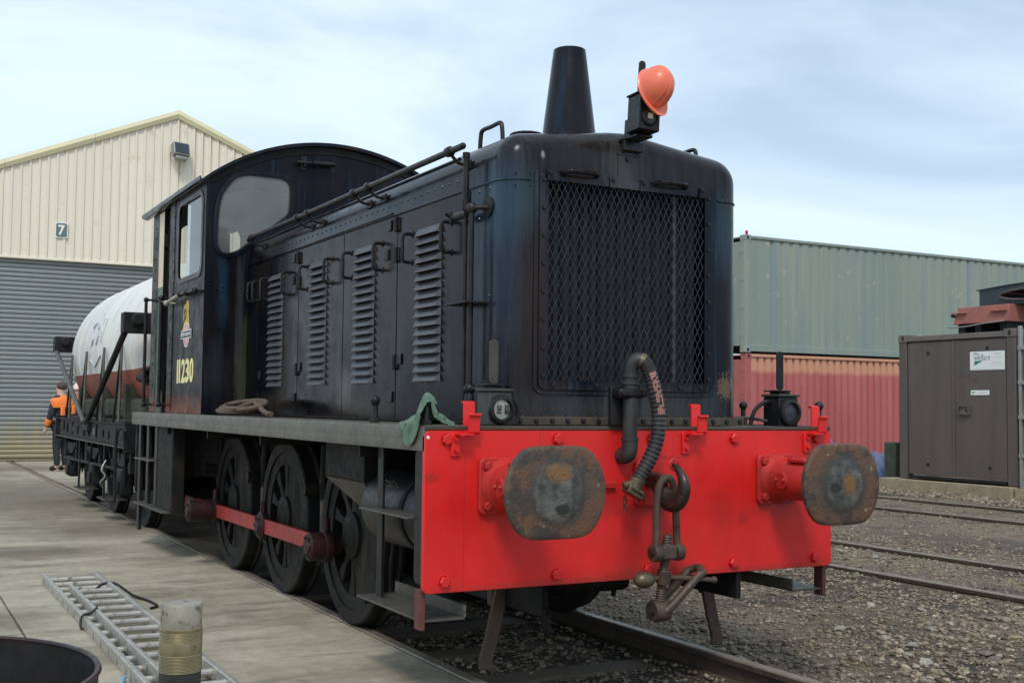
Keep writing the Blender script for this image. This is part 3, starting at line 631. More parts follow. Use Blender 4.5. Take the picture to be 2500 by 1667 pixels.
# blue sheeting
def mound(name, label, x0, x1, y0, y1, h, m, seed):
    r_ = np.random.default_rng(seed); n = 26; wv = [(r_.normal(size=2)*5, r_.uniform(0, 6.28)) for _ in range(7)]; v = []; f = []
    for j in range(n):
        for i in range(n):
            u, w = i/(n-1), j/(n-1); e = (max(0, math.sin(math.pi*u))*max(0, math.sin(math.pi*w)))**.55
            q = sum(abs(math.sin(a[0]*u*2+a[1]*w*2+p)) for a, p in wv)/7
            v.append((x0+(x1-x0)*u+.05*math.sin(9*w), y0+(y1-y0)*w+.05*math.sin(8*u), -.06+h*e*(.45+.75*q)))
    f = [(j*n+i, j*n+i+1, (j+1)*n+i+1, (j+1)*n+i) for j in range(n-1) for i in range(n-1)]
    return tag(MB().add(v, f).build(name, m), label, 'tarpaulin')
mound('tarpaulin', 'crumpled blue grey sheet heaped beside the mossy concrete block', 13.5, 14.6, 11.8, 13.0, .62, 'blue_sheet', 3)
mound('tarpaulin', 'blue sheeting heaped behind the right hand buffer', 11.6, 13.65, 12.0, 13.4, 1.05, 'blue_sheet', 5)

# ================================================================== LOCOMOTIVE
def catmull(P, n=8):
    P = [Vector(p) for p in P]; Q = [P[0]]+P+[P[-1]]; out = []
    for i in range(1, len(Q)-2):
        a, b, c, d = Q[i-1:i+3]
        for k in range(n):
            t = k/n; out.append(.5*((2*b)+(c-a)*t+(2*a-5*b+4*c-d)*t*t+(3*b-a-3*c+d)*t**3))
    return out+[P[-1]]
loco = thing('shunting_locomotive', (0, 3.5, 0), 'black six-wheeled diesel shunter numbered 11230 with red buffer beam', 'locomotive')
# --- footplate, frames
MB().box(-1.200, 1.200, .032, 6.955, 1.215, 1.254).build('footplate', 'footplate_top', loco, .004)
for sx in (-1, 1):
    for a, b_ in ((.012, 2.10), (2.103, 3.36), (3.363, 4.752), (4.757, 6.96)):
        pr = [(-1.219, 1.142), (-1.219, 1.246), (-1.213, 1.256), (-1.201, 1.260), (-1.13, 1.260), (-1.13, 1.256), (-1.198, 1.2545), (-1.205, 1.142)]
        MB().prism([(sx*-x_, z_) for x_, z_ in pr], 'y', a, b_).build('edge_plate', 'checker', loco)
for sx in (-1, 1): MB().box(sx*.60-.015, sx*.60+.015, .03, 6.9, .36, 1.214).build('frame_plate', 'black_dirty', loco)
MB().box(-.58, .58, .55, 6.7, .52, 1.20).build('underside_blocker', 'black_dirty', loco)  # solid block added between the frames to keep the underside dark
MB().box(-1.18, 1.18, 6.90, 6.958, .50, 1.21).build('rear_beam', 'black_dirty', loco, .01)
for sx in (-1, 1):
    for yy in (.9, 2.7, 4.1, 5.5): MB().box(min(sx*.616, sx*1.19), max(sx*.616, sx*1.19), yy-.012, yy+.012, 1.08, 1.213).build('outrigger', 'black_dirty', loco)
# --- buffer beam
beam = MB().prism(rrect(-1.219, 1.219, .503, 1.238, .028), 'y', 0, .030).build('buffer_beam', 'beam_red', loco, .003)
MB().box(-1.215, 1.215, -.004, .030, 1.2395, 1.258).build('top_angle', 'footplate_top', loco, .003)
hb_ = hexbolt(.027, .022).mesh('bolt'); hb_.materials.append(MATS['beam_red'])
for xx, zz in [(x_, 1.196) for x_ in (-1.113, -.527, .021, .542, 1.11)]+[(x_, .553) for x_ in (-1.116, -.528, .003, .539, 1.097)]:
    obj('bolt', hb_, None, beam, 0, T(xx, 0, zz) @ Matrix.Rotation(random.uniform(0, 1), 4, 'Y'))
MB().lathe([(.0001, -.002), (.007, -.002), (.008, 0)], (-1.205, 0, 1.205), 'y', 10).build('paint_dot', 'white_paint', beam)
# faint panel joints in the beam
for xx, a, b_ in ((-1.02, .52, 1.12), (-.62, 1.16, 1.236)): MB().box(xx-.0015, xx+.0015, -.0012, .001, a, b_).build('panel_joint', 'buffer_red', beam)
def smear(mname, c, rad, colr, sharp=.3, nscale=20, namp=1.2, amount=1., nmap=None):
    """a stain, or painted shade or sheen, with a ragged outline of its own at a fixed spot of the surface"""
    m = MATS[mname]; t = m.node_tree; N = t.nodes; L = t.links.new; b = N['Principled BSDF']; src = b.inputs['Base Color'].links[0].from_socket; co = N.new('ShaderNodeTexCoord')
    q = N.new('ShaderNodeMapping'); q.vector_type = 'TEXTURE'; q.inputs['Location'].default_value = c; q.inputs['Scale'].default_value = rad; L(co.outputs['Object'], q.inputs[0])
    ln = N.new('ShaderNodeVectorMath'); ln.operation = 'LENGTH'; L(q.outputs[0], ln.inputs[0])
    nz = N.new('ShaderNodeTexNoise'); nz.inputs['Scale'].default_value = nscale; nz.inputs['Detail'].default_value = 8; nz.inputs['Roughness'].default_value = .7
    qm = N.new('ShaderNodeMapping'); qm.inputs['Scale'].default_value = nmap or (1, 1, 1); L(co.outputs['Object'], qm.inputs[0]); L(qm.outputs[0], nz.inputs['Vector'])
    ad = N.new('ShaderNodeMath'); ad.operation = 'MULTIPLY_ADD'; L(nz.outputs[0], ad.inputs[0]); ad.inputs[1].default_value = namp; L(ln.outputs['Value'], ad.inputs[2])
    r_ = N.new('ShaderNodeMapRange'); r_.inputs[1].default_value = 1+namp*.5-sharp; r_.inputs[2].default_value = 1+namp*.5+sharp; r_.inputs[3].default_value = amount; r_.inputs[4].default_value = 0; L(ad.outputs[0], r_.inputs[0])
    k = N.new('ShaderNodeMix'); k.data_type = 'RGBA'; L(r_.outputs[0], k.inputs[0]); L(src, k.inputs[6]); k.inputs[7].default_value = (*colr, 1); L(k.outputs[2], b.inputs['Base Color'])
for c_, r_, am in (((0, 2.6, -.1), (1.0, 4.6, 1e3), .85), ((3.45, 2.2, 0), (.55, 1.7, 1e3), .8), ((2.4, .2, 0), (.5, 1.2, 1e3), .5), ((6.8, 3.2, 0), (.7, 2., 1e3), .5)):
    smear('ballast', c_, r_, (.026, .021, .017), .35, 5, 1.0, am)  # first patch: oily ballast, also painting in the contact shade under the loco
for c_, r_, am in (((-1.6, 13.5, 0), (2.2, 3.6, 1e3), .75), ((-2.2, 6.5, 0), (.75, .35, 1e3), .75), ((-1.2, 8.4, 0), (1.0, .8, 1e3), .6), ((-2.9, 3.1, 0), (.5, .4, 1e3), .6), ((-2.3, 20.8, 0), (2.6, 1.3, 1e3), .6)):
    smear('concrete', c_, r_, (.115, .095, .066), .45, 3.5, 1.5, am)
for c_, r_, col_, am in (((-.02, 0, .515), (.30, 1e3, .045), (.13, .045, .03), .9), ((-.10, 0, .60), (.09, 1e3, .12), (.22, .03, .025), .7), ((.46, 0, .83), (.085, 1e3, .10), (.30, .02, .018), .8), ((.60, 0, .78), (.035, 1e3, .03), (.20, .02, .018), .8),
                         ((-.19, 0, .885), (.12, 1e3, .06), (.22, .02, .018), .7), ((.05, 0, .845), (.20, 1e3, .03), (.18, .02, .018), .6), ((.02, 0, 1.100), (.16, 1e3, .012), (.12, .03, .02), .8), ((-.60, 0, .512), (.5, 1e3, .018), (.20, .03, .02), .7),
                         ((.70, 0, .512), (.5, 1e3, .016), (.20, .03, .02), .7), ((-1.19, 0, 1.02), (.035, 1e3, .02), (.12, .03, .02), .8), ((-.82, 0, .83), (.16, 1e3, .05), (.36, .014, .013), .7), ((.82, 0, .83), (.16, 1e3, .05), (.36, .014, .013), .7)):  # last pair: soft shade beneath each buffer painted as darker red
    smear('beam_red', c_, r_, col_, .45, 90, 5.5, am*.55)
ST = (1, 1, .10)     # runs of washed-down dirt and bleached paint on the black casing, blue sky sheen painted into its corners, chips at the foot
for c_, r_, col_, am in (((-.66, .16, 2.36), (.12, .35, .16), (.045, .10, .135), .8), ((-.70, .24, 2.10), (.05, .35, .42), (.012, .045, .090), .8), ((-.735, .30, 2.36), (9, .07, .16), (.04, .085, .115), .7), ((.60, .16, 2.33), (.06, .35, .20), (.04, .085, .115), .7),
                         ((-.02, .16, 2.56), (.13, .35, .13), (.105, .105, .10), .8), ((-.30, .16, 1.34), (.30, .35, .09), (.075, .08, .082), .8), ((.25, .16, 1.34), (.30, .35, .09), (.075, .08, .082), .8), ((-.55, .16, 1.9), (.14, .35, .50), (.042, .026, .019), .8), ((.0, .16, 2.62), (.7, .35, .12), (.045, .034, .029), .6)):
    smear('black_paint', c_, r_, col_, .7, 34, 3.4, am*.62, ST)
smear('black_paint', (.62, .20, 1.46), (.05, .35, .06), (.16, .10, .07), .25, 70, 5., .8); smear('black_paint', (-.53, .16, 2.60), (.010, .35, .018), (.26, .28, .30), .2, 90, 3., .8)
for yy_, zz_, ry_, rz_, col_, am in ((1.2, 2.2, .5, .35, (.050, .034, .025), .7), (2.6, 2.25, .7, .30, (.048, .034, .026), .7), (3.6, 1.6, .4, .5, (.030, .022, .018), .6), (2.35, 1.45, .10, .10, (.16, .15, .14), .8), (3.9, 1.36, .45, .07, (.060, .050, .036), .7), (1.9, 1.34, .5, .06, (.055, .046, .034), .7)):
    smear('black_side', (-.74, yy_, zz_), (9, ry_, rz_), col_, .6, 18, 2.6, am*.55, (1, 1, .14))
for c_, r_, col_, am in (((-.76, 4.69, 1.55), (.05, 9, .35), (.055, .062, .020), .8), ((-.95, 4.69, 2.28), (.035, 9, .26), (.014, .045, .08), .7), ((-.80, 4.69, 2.0), (.03, 9, .5), (.06, .065, .07), .7), ((-1.0, 4.69, 1.6), (.08, 9, .2), (.03, .032, .035), .7)):
    smear('cab_front', c_, r_, col_, .7, 34, 3.2, am*.85, ST)
# --- buffers
def buffer_face(x0, z0, orange, grease):
    """rusty head plate, rubbed to grey steel in the middle, a smear of orange rust and one of grease"""
    name = 'buffer_face_%s' % ('left' if x0 < 0 else 'right')
    m = mat(name, (.110, .072, .047), (.150, .068, .038), rough=.55, metal=.25, scale=10, lo=.40, hi=.60, spot=(.26, .24, .19), spot_scale=15, spot_lo=.62, spot_hi=.655, bump=.5, bscale=70,
            spot2=((.055, .046, .039), 9, .49, .58, (1, 1, 1)))
    t = m.node_tree; N = t.nodes; L = t.links.new; b = N['Principled BSDF']; co = N.new('ShaderNodeTexCoord'); src = b.inputs['Base Color'].links[0].from_socket
    def blob(cx, cz, rx, rz, sharp, nscale, namp):
        q = N.new('ShaderNodeMapping'); q.vector_type = 'TEXTURE'; q.inputs['Location'].default_value = (cx, -.51, cz); q.inputs['Scale'].default_value = (rx, 1e3, rz); L(co.outputs['Object'], q.inputs[0])
        ln = N.new('ShaderNodeVectorMath'); ln.operation = 'LENGTH'; L(q.outputs[0], ln.inputs[0])
        nz = N.new('ShaderNodeTexNoise'); nz.inputs['Scale'].default_value = nscale; nz.inputs['Detail'].default_value = 6; nz.inputs['Roughness'].default_value = .65; L(co.outputs['Object'], nz.inputs['Vector'])
        ad = N.new('ShaderNodeMath'); ad.operation = 'MULTIPLY_ADD'; L(nz.outputs[0], ad.inputs[0]); ad.inputs[1].default_value = namp; L(ln.outputs['Value'], ad.inputs[2])
        r_ = N.new('ShaderNodeMapRange'); r_.inputs[1].default_value = 1+namp*.5-sharp; r_.inputs[2].default_value = 1+namp*.5+sharp; r_.inputs[3].default_value = 1; r_.inputs[4].default_value = 0; L(ad.outputs[0], r_.inputs[0]); return r_.outputs[0]
    def over(f, c_):
        nonlocal src
        q = N.new('ShaderNodeMix'); q.data_type = 'RGBA'; L(f, q.inputs[0]); L(src, q.inputs[6])
        if isinstance(c_, tuple): q.inputs[7].default_value = (*c_, 1)
        else: L(c_, q.inputs[7])
        src = q.outputs[2]
    nz = N.new('ShaderNodeTexNoise'); nz.inputs['Scale'].default_value = 18; nz.inputs['Detail'].default_value = 8; L(co.outputs['Object'], nz.inputs['Vector'])
    cr = N.new('ShaderNodeValToRGB'); cr.color_ramp.elements[0].position = .36; cr.color_ramp.elements[1].position = .68; cr.color_ramp.elements[0].color = (.045, .044, .042, 1); cr.color_ramp.elements[1].color = (.15, .145, .13, 1); L(nz.outputs[0], cr.inputs[0])
    over(blob(x0, z0, .150, .150, .16, 14, .8), (.055, .050, .045)); over(blob(x0, z0, .118, .118, .08, 16, .5), cr.outputs[0])
    over(blob(orange[0], orange[1], orange[2], orange[3], .3, 42, 1.6), (.20, .105, .04)); over(blob(grease[0], grease[1], .034, .026, .22, 34, 2.2), (.030, .028, .025))
    L(src, b.inputs['Base Color']); return name
def buffer(x0):
    z0 = .982; b = MB().prism(rrect(x0-.135, x0+.135, z0-.13, z0+.13, .03), 'y', -.028, -.0005).build('buffer_base', 'buffer_red', loco, .005)
    hb2 = hexbolt(.022, .018); m2 = hb2.mesh('bolt'); m2.materials.append(MATS['buffer_red'])
    for dx in (-.095, .095):
        for dz in (-.092, .092): obj('bolt', m2, None, b, 0, T(x0+dx, -.028, z0+dz))
    s = MB().lathe([(.128, -.026), (.122, -.04), (.108, -.06), (.103, -.075), (.103, -.31), (.098, -.318), (.082, -.318), (.082, -.46)], (x0, 0, z0), 'y', 36).build('buffer_stock', 'buffer_red', loco)
    c = MB().lathe([(.045, -.006), (.045, .006), (.040, .010), (.0001, .010)], (0, 0, 0), 'x', 20)
    Mr = T(x0-.103, -.17, z0) @ Matrix.Rotation(math.pi, 4, 'Z'); c.v = [tuple(Mr @ Vector(p)) for p in c.v]; c.build('cover_plate', 'buffer_red', s)
    for dy in (-.028, .028): MB().sphere((x0-.116, -.17+dy, z0+.004), .011, 8, 6).build('stud', 'buffer_red', s)
    MB().box(x0-.07, x0+.03, -.30, -.17, z0+.094, z0+.115).build('oil_cover', 'buffer_red', s, .006)
    # head: a disc cut flat above and below, thin rounded edge, slightly raised worn centre
    mname = buffer_face(x0, z0, ((x0+.0, z0+.085, .060, .036), (x0+.035, z0+.0, .040, .052))[x0 > 0], ((x0+.025, z0-.075), (x0-.055, z0-.015))[x0 > 0])
    o1 = []; hh_, rr0 = .199, .252; a_ = math.asin((hh_-.004)/rr0); xe = rr0*math.cos(a_)
    for k in range(16): t_ = -a_+2*a_*k/15; o1.append((rr0*math.cos(t_), rr0*math.sin(t_)))
    o1 += [(xe-.012-(2*xe-.024)*k/3, hh_) for k in range(4)]
    o1 = o1+[(-p[0], -p[1]) for p in o1]
    pl_ = np.array(o1+[o1[0]]); sg2 = np.r_[0, np.cumsum(np.linalg.norm(np.diff(pl_, axis=0), axis=1))]; tt_ = np.linspace(0, sg2[-1], 73)[:-1]
    pl_ = np.stack([np.interp(tt_, sg2, pl_[:, 0]), np.interp(tt_, sg2, pl_[:, 1])], 1)
    for _ in range(7): pl_ = (np.roll(pl_, 1, 0)+2*pl_+np.roll(pl_, -1, 0))/4
    o1 = [tuple(p*1.005) for p in pl_]
    mb = MB(); N_ = len(o1); rings = []
    for sc, yy in ((.80, -.470), (1., -.478), (1.004, -.490), (.995, -.498), (.975, -.5015), (.90, -.5035)):
        rings.append([(x0+p[0]*sc, yy, z0+p[1]*sc) for p in o1])
    for rr_, yy in ((.150, -.5050), (.135, -.5070), (.122, -.5105), (.10, -.513), (.06, -.5125), (.025, -.5145)):
        rings.append([(x0+rr_*math.cos(math.atan2(p[1], p[0])), yy, z0+rr_*math.sin(math.atan2(p[1], p[0]))) for p in o1])
    v = [p for r_ in rings for p in r_]; f = []
    for k in range(len(rings)-1): f += [(k*N_+i, k*N_+(i+1) % N_, (k+1)*N_+(i+1) % N_, (k+1)*N_+i) for i in range(N_)]
    f.append(tuple(range((len(rings)-1)*N_, len(rings)*N_))); mb.add(v, f)
    mb.build('buffer_head', mname, loco)
    MB().lathe([(.0001, -.468), (.15, -.468), (.15, -.474)], (x0, 0, z0), 'y', 32).build('head_back', 'rusty_iron', loco)
buffer(-.820); buffer(.822)
for sx in (-.82, .82):   # rear pair
    MB().lathe([(.13, 0), (.105, .05), (.103, .30), (.08, .30), (.08, .46), (.2, .47), (.2, .50), (.0001, .51)], (sx, 6.958, .982), 'y', 24).build('rear_buffer', 'black_dirty', loco)
# --- draw hook and its plate
pl = MB().prism(rrect(-.085, .170, .862, 1.088, .03), 'y', -.022, -.0005).build('hook_plate', 'beam_red', loco, .004)
MB().lathe([(.03, -.026), (.034, -.022), (.022, -.022), (.022, -.027)], (-.058, 0, .895), 'y', 18, closed=True).build('plate_eye', 'buffer_red', pl)
MB().lathe([(.03, -.026), (.034, -.022), (.022, -.022), (.022, -.027)], (.148, 0, 1.066), 'y', 18, closed=True).build('plate_eye', 'buffer_red', pl)
HK = [(.01, .99), (-.05, .99), (-.10, .965), (-.135, .925), (-.18, .896), (-.235, .894), (-.283, .926), (-.302, .978), (-.284, 1.026), (-.248, 1.058), (-.205, 1.078)]
HR = [.036, .036, .044, .050, .048, .044, .040, .033, .026, .019, .008]
pth = catmull([(0, a, b_) for a, b_ in HK], 4); rad = np.interp(np.linspace(0, 1, len(pth)), np.linspace(0, 1, len(HR)), HR)
mb = MB().tube(pth, list(rad), 14); mb.v = [(p[0]*.85, p[1], p[2]) for p in mb.v]; mb.box(-.033, .033, -.07, -.020, .955, 1.03); mb.box(-.03, .03, -.150, -.05, .985, 1.022)
hook = mb.build('draw_hook', 'hook_iron', loco, .008)
# --- screw coupling hanging in the hook
sc = thing('screw_coupling', (0, -.16, .34), 'rusty screw coupling hanging from the draw hook of the shunter', 'coupling')
U = [(-.062, -.162, .655), (-.058, -.160, .80), (-.052, -.158, .92), (-.036, -.160, .985), (0, -.162, 1.012), (.036, -.160, .985), (.052, -.158, .92), (.058, -.160, .80), (.062, -.162, .655)]
MB().tube(catmull(U, 5), .019, 10).build('shackle', 'rusty_iron', sc)
for sx in (-1, 1):
    e = MB().lathe([(.018, -.021), (.040, -.021), (.043, -.010), (.043, .010), (.040, .021), (.018, .021)], (sx*.066, -.163, .650), 'x', 20, closed=True).build('shackle_eye', 'rusty_iron', sc)
    MB().cyl((sx*.045, -.163, .650), (sx*.100, -.163, .650), .020, n=14).build('pin', 'hook_iron', e)
MB().box(-.044, .044, -.200, -.126, .615, .690).build('nut_block', 'rusty_iron', sc, .014)
a, b_ = Vector((0, -.172, .735)), Vector((0, -.108, .400)); n_ = 56; mb = MB()
mb.tube([a.lerp(b_, i/n_) for i in range(n_+1)], [.0255 if i % 2 else .0215 for i in range(n_+1)], 12); mb.build('screw', 'rusty_iron', sc)
MB().cyl((0, -.146, .560), (0, -.134, .500), .036, n=16).build('collar', 'rusty_iron', sc)
MB().tube([(-.10, -.14, .525), (.02, -.14, .527), (.27, -.165, .503)], .0125, 10).build('tommy_bar', 'rusty_iron', sc)
MB().sphere((.285, -.166, .502), .018, 10, 8).build('bar_end', 'rusty_iron', sc)
MB().sphere((-.115, -.14, .522), .048, 14, 10, (1.25, .9, .85)).build('balance_weight', 'dull_brass', sc)
MB().lathe([(.016, -.045), (.050, -.045), (.055, -.030), (.055, .030), (.050, .045), (.016, .045)], (0, -.103, .362), 'x', 22, closed=True).build('lower_trunnion', 'rusty_iron', sc)
MB().cyl((-.062, -.103, .362), (.062, -.103, .362), .024, n=14).build('pin', 'hook_iron', sc)
for yy in (-.155, -.052): MB().tube([(.01, -.103+(yy+.103)*.75, .362), (.05, yy, .40), (.20, yy-.01, .535), (.225, yy-.01, .545)], .021, 10).build('lower_link', 'rusty_iron', sc)
MB().tube([(.20, -.170, .538), (.23, -.13, .556), (.23, -.09, .556), (.205, -.06, .540)], .021, 10).build('link_bow', 'rusty_iron', sc)
# --- air pipe and hose
MB().tube(catmull([(-.160, .02, 1.115), (-.160, -.025, 1.112), (-.158, -.060, 1.125), (-.155, -.068, 1.16), (-.155, -.068, 1.20)], 5), .040, 16).build('pipe_elbow', 'rubber', loco)
MB().lathe([(.036, 1.19), (.036, 1.505)], (-.155, -.068, 0), 'z', 20).build('standpipe', 'rubber', loco)
for zz in (1.195, 1.470, 1.505): MB().lathe([(.036, -.010), (.044, -.007), (.044, .007), (.036, .010)], (-.155, -.068, zz), 'z', 20).build('pipe_collar', 'rubber', loco)
cl = MB().box(-.242, -.085, -.032, -.004, 1.262, 1.452).build('pipe_bracket', 'black_iron', loco, .005)
MB().box(-.240, -.088, -.110, -.030, 1.395, 1.445).build('pipe_clamp', 'black_iron', loco, .016)
for xx in (-.222, -.100): obj('bolt', hexbolt(.013, .010).mesh('bolt'), 'black_iron', cl, 0, T(xx, -.111, 1.42))
hp = catmull([(-.155, -.068, 1.505), (-.152, -.074, 1.552), (-.132, -.092, 1.582), (-.104, -.115, 1.572), (-.088, -.128, 1.535), (-.070, -.142, 1.47), (-.052, -.152, 1.38), (-.046, -.158, 1.29), (-.056, -.158, 1.20), (-.088, -.152, 1.115), (-.130, -.142, 1.04), (-.162, -.135, .985)], 16)
cut = 46
MB().tube(hp[:cut], .038, 14).build('hose_bend', 'rubber', loco)
rad = [.0375 if (i//2) % 2 else .0325 for i in range(len(hp)-cut+1)]
hose = MB().tube(hp[cut-1:], rad, 18).build('brake_hose', 'rubber', loco)
MB().tube(hp[cut-6:cut+2], .0405, 16).build('hose_clip', 'dull_brass', hose)
lbl = MB()
for k in range(70, 108, 2):
    p = hp[k]; t_ = (hp[k+1]-hp[k-1]).normalized(); out = Vector((-.30, -.95, 0)).normalized(); out = (out-t_*out.dot(t_)).normalized(); sd_ = t_.cross(out)
    for q in range(4):
        if random.random() < .72:
            c_ = p+out*.0368+sd_*(-.015+.0085*q); lbl.add([c_+sd_*.003*a-t_*.0045*b2+out*.0016 for a, b2 in ((-1, -1), (1, -1), (1, 1), (-1, 1))]+[c_+sd_*.003*a-t_*.0045*b2-out*.004 for a, b2 in ((-1, -1), (1, -1), (1, 1), (-1, 1))], [(0, 1, 2, 3), (0, 1, 5, 4), (1, 2, 6, 5), (2, 3, 7, 6), (3, 0, 4, 7)])
lbl.build('hose_lettering', 'hose_red', hose, kind='stuff')
gh = MB(); p0, p1 = hp[-1], hp[-1]+Vector((-.015, .003, -.035)); gh.cyl(p0+Vector((.010, 0, .020)), p1, .041, .034, 16); gh.box(-.225, -.135, -.165, -.105, .925, .965, Matrix.Translation((-.18, -.135, .945)) @ Matrix.Rotation(R(28), 4, 'Y') @ Matrix.Translation((.18, .135, -.945)))
gh.cyl((-.235, -.135, .975), (-.185, -.135, .985), .018, n=10); gh.tube([(-.215, -.15, .99), (-.200, -.17, .965), (-.165, -.175, .945), (-.135, -.165, .925)], .007, 6)
gh.cyl((-.150, -.135, .930), (-.130, -.135, .915), .022, n=10); gh.build('hose_coupling', 'dull_brass', loco, .004)
MB().box(-.42, -.20, -.022, -.0005, .955, .985).build('hose_bar', 'buffer_red', loco, .003)
ch = MB()
for k in range(4): ch.lathe([(.010, -.003), (.013, -.003), (.013, .003), (.010, .003)], (-.205, -.105, .915-.020*k), 'xy'[k % 2], 10, closed=True)
ch.build('chain', 'rusty_iron', loco)
# --- lamp irons (red hooked brackets)
def lamp_iron(x0):
    p = MB().box(x0-.096, x0-.046, -.014, -.0005, 1.118, 1.222).build('bracket_plate', 'beam_red', loco, .003)
    for zz in (1.145, 1.195): obj('bolt', hexbolt(.011, .014).mesh('bolt'), 'beam_red', p, 0, T(x0-.071, -.014, zz))
    MB().box(x0-.080, x0-.010, -.075, -.0145, 1.214, 1.224).build('bracket_foot', 'beam_red', loco, .002)
    W = .029   # flat strap: up-turned lip in front, tall rounded back
    S = [(.030, 1.360), (.020, 1.367), (.008, 1.366), (.006, 1.345), (.006, 1.232), (.000, 1.224), (-.040, 1.222), (-.048, 1.230), (-.050, 1.300), (-.056, 1.308), (-.068, 1.311)]
    pp = [Vector((0, a, b2)) for a, b2 in S]; mb = MB(); L_, Rr = [], []
    for i, p_ in enumerate(pp):
        t_ = (pp[min(i+1, len(pp)-1)]-pp[max(i-1, 0)]).normalized(); nn = Vector((0, -t_.z, t_.y))*.0055
        L_.append((p_.y+nn.y, p_.z+nn.z)); Rr.append((p_.y-nn.y, p_.z-nn.z))
    mb.prism(L_+Rr[::-1], 'x', x0-W, x0+W); mb.build('lamp_iron', 'beam_red', loco, .002)
for xx in (-.998, .300, 1.112): lamp_iron(xx)
# --- bollard handles at the footplate edge
def knob(x, y):
    m = MB().lathe([(.024, 1.258), (.026, 1.268), (.024, 1.285)], (x, y, 0), 'z', 6)
    m.lathe([(.0165, 1.280), (.0155, 1.30), (.0145, 1.345), (.018, 1.350)], (x, y, 0), 'z', 14); m.sphere((x, y, 1.372), .026, 14, 10); m.build('footplate_knob', 'black_iron', loco)
for q in ((-1.185, .70), (1.185, .70), (-1.185, .06), (1.19, .06)): knob(*q)
# --- bonnet shell
XB, YF, RC_, ZB, YC = .735, .160, .12, 1.258, 4.690
prof = [(-XB, ZB, -1, 0), (-XB, 1.8, -1, 0), (-XB, 2.3, -1, 0), (-XB, 2.56, -1, 0)]
rs, zs = .15, 2.572
for i in range(1, 11):
    a = R(180-82.5*i/10); prof.append((-XB+rs+rs*math.cos(a), zs+rs*math.sin(a), math.cos(a), math.sin(a)))
prof += [(-.3, 2.759, -.12, .99), (-.1, 2.787, -.08, 1.), (0, 2.795, 0, 1)]
prof += [(-x_, z_, -nx_, nz_) for x_, z_, nx_, nz_ in prof[-2::-1]]
rings = []; NP = len(prof)
for k in range(9):
    t_ = R(90*k/8); d = RC_*(1-math.sin(t_)); rings.append([(p[0]-p[2]*d, YF+RC_*(1-math.cos(t_)), p[1]-p[3]*d) for p in prof])
for yy in (1.4, 2.5, 3.6, YC): rings.append([(p[0], yy, p[1]) for p in prof])
sh = MB(); v = [p for r_ in rings for p in r_]
sh.add(v, [(k*NP+i, k*NP+i+1, (k+1)*NP+i+1, (k+1)*NP+i) for k in range(len(rings)-1) for i in range(NP-1)])
GX0, GX1, GZ0, GZ1 = -.505, .465, 1.481, 2.475
fo = [(p[0], p[2]) for p in rings[0]]; ho = [(GX0, GZ0), (GX1, GZ0), (GX1, GZ1), (GX0, GZ1)]
tri = geometry.tessellate_polygon([[Vector((a, b_, 0)) for a, b_ in fo], [Vector((a, b_, 0)) for a, b_ in ho]])
fl_ = fo+ho; sh.add([(a, YF, b_) for a, b_ in fl_], [tuple(t_) for t_ in tri])
sh.add([(a, YF, b_) for a, b_ in ho]+[(a, .30, b_) for a, b_ in ho], [(i, (i+1) % 4, 4+(i+1) % 4, 4+i) for i in range(4)]+[(4, 5, 6, 7)])
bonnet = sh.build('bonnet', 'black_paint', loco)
# seam bead round the casing
pa = [(-XB-.001, YC-.01, 2.478)]+[(-XB+RC_-RC_*math.cos(R(a)), YF+RC_-RC_*math.sin(R(a)), 2.470) for a in range(0, 91, 15)]
pa[1:] = [(p[0]-.001, p[1]-.001, p[2]) for p in pa[1:]]
MB().tube(pa+[(-.60, YF-.001, 2.470)], .006, 6).build('seam_bead', 'black_paint', bonnet)
MB().tube([(-p[0], p[1], p[2]) for p in pa]+[(.56, YF-.001, 2.470)], .006, 6).build('seam_bead', 'black_paint', bonnet)
MB().box(-XB-.010, -XB+.002, 1.6, YC-.01, 2.487, 2.494).build('drip_strip', 'black_paint', bonnet)
# roof flashing along the shoulder
MB().tube([(-.704, .75, 2.668), (-.704, 4.6, 2.668)], .010, 6).build('shoulder_bead', 'black_paint', bonnet)
# rivet lines
rv = MB()
def rivet(mb, x, y, z, ax, r=.0075):
    d = {'x-': (-1, 0, 0), 'y-': (0, -1, 0)}[ax]; q = Vector((x, y, z)); n = 8
    u = Vector((0, 1, 0)) if ax == 'x-' else Vector((1, 0, 0)); w = Vector((0, 0, 1)); D = Vector(d)
    mb.add([q+(u*math.cos(2*math.pi*i/n)+w*math.sin(2*math.pi*i/n))*r for i in range(n)]+[q+D*r*.5+(u*math.cos(2*math.pi*i/n)+w*math.sin(2*math.pi*i/n))*r*.7 for i in range(n)]+[q+D*r*.75],
           [(i, (i+1) % n, n+(i+1) % n, n+i) for i in range(n)]+[(n+i, n+(i+1) % n, 2*n) for i in range(n)])
y = .62
while y < 4.2: rivet(rv, -XB, y, 2.537, 'x-'); y += .094
for y in (.33, .45): rivet(rv, -XB, y, 2.44, 'x-'); rivet(rv, -XB, y+.0, 2.30, 'x-'); rivet(rv, -XB, y, 1.9, 'x-')
for x in (-.60, -.68): rivet(rv, x, YF+.006 if x < -.62 else YF, 2.50, 'y-'); rivet(rv, x, YF+.006 if x < -.62 else YF, 2.44, 'y-')
for x in (.54, .60): rivet(rv, x, YF, 2.50, 'y-'); rivet(rv, x, YF, 2.44, 'y-')
rv.build('rivets', 'black_paint', bonnet, kind='stuff')
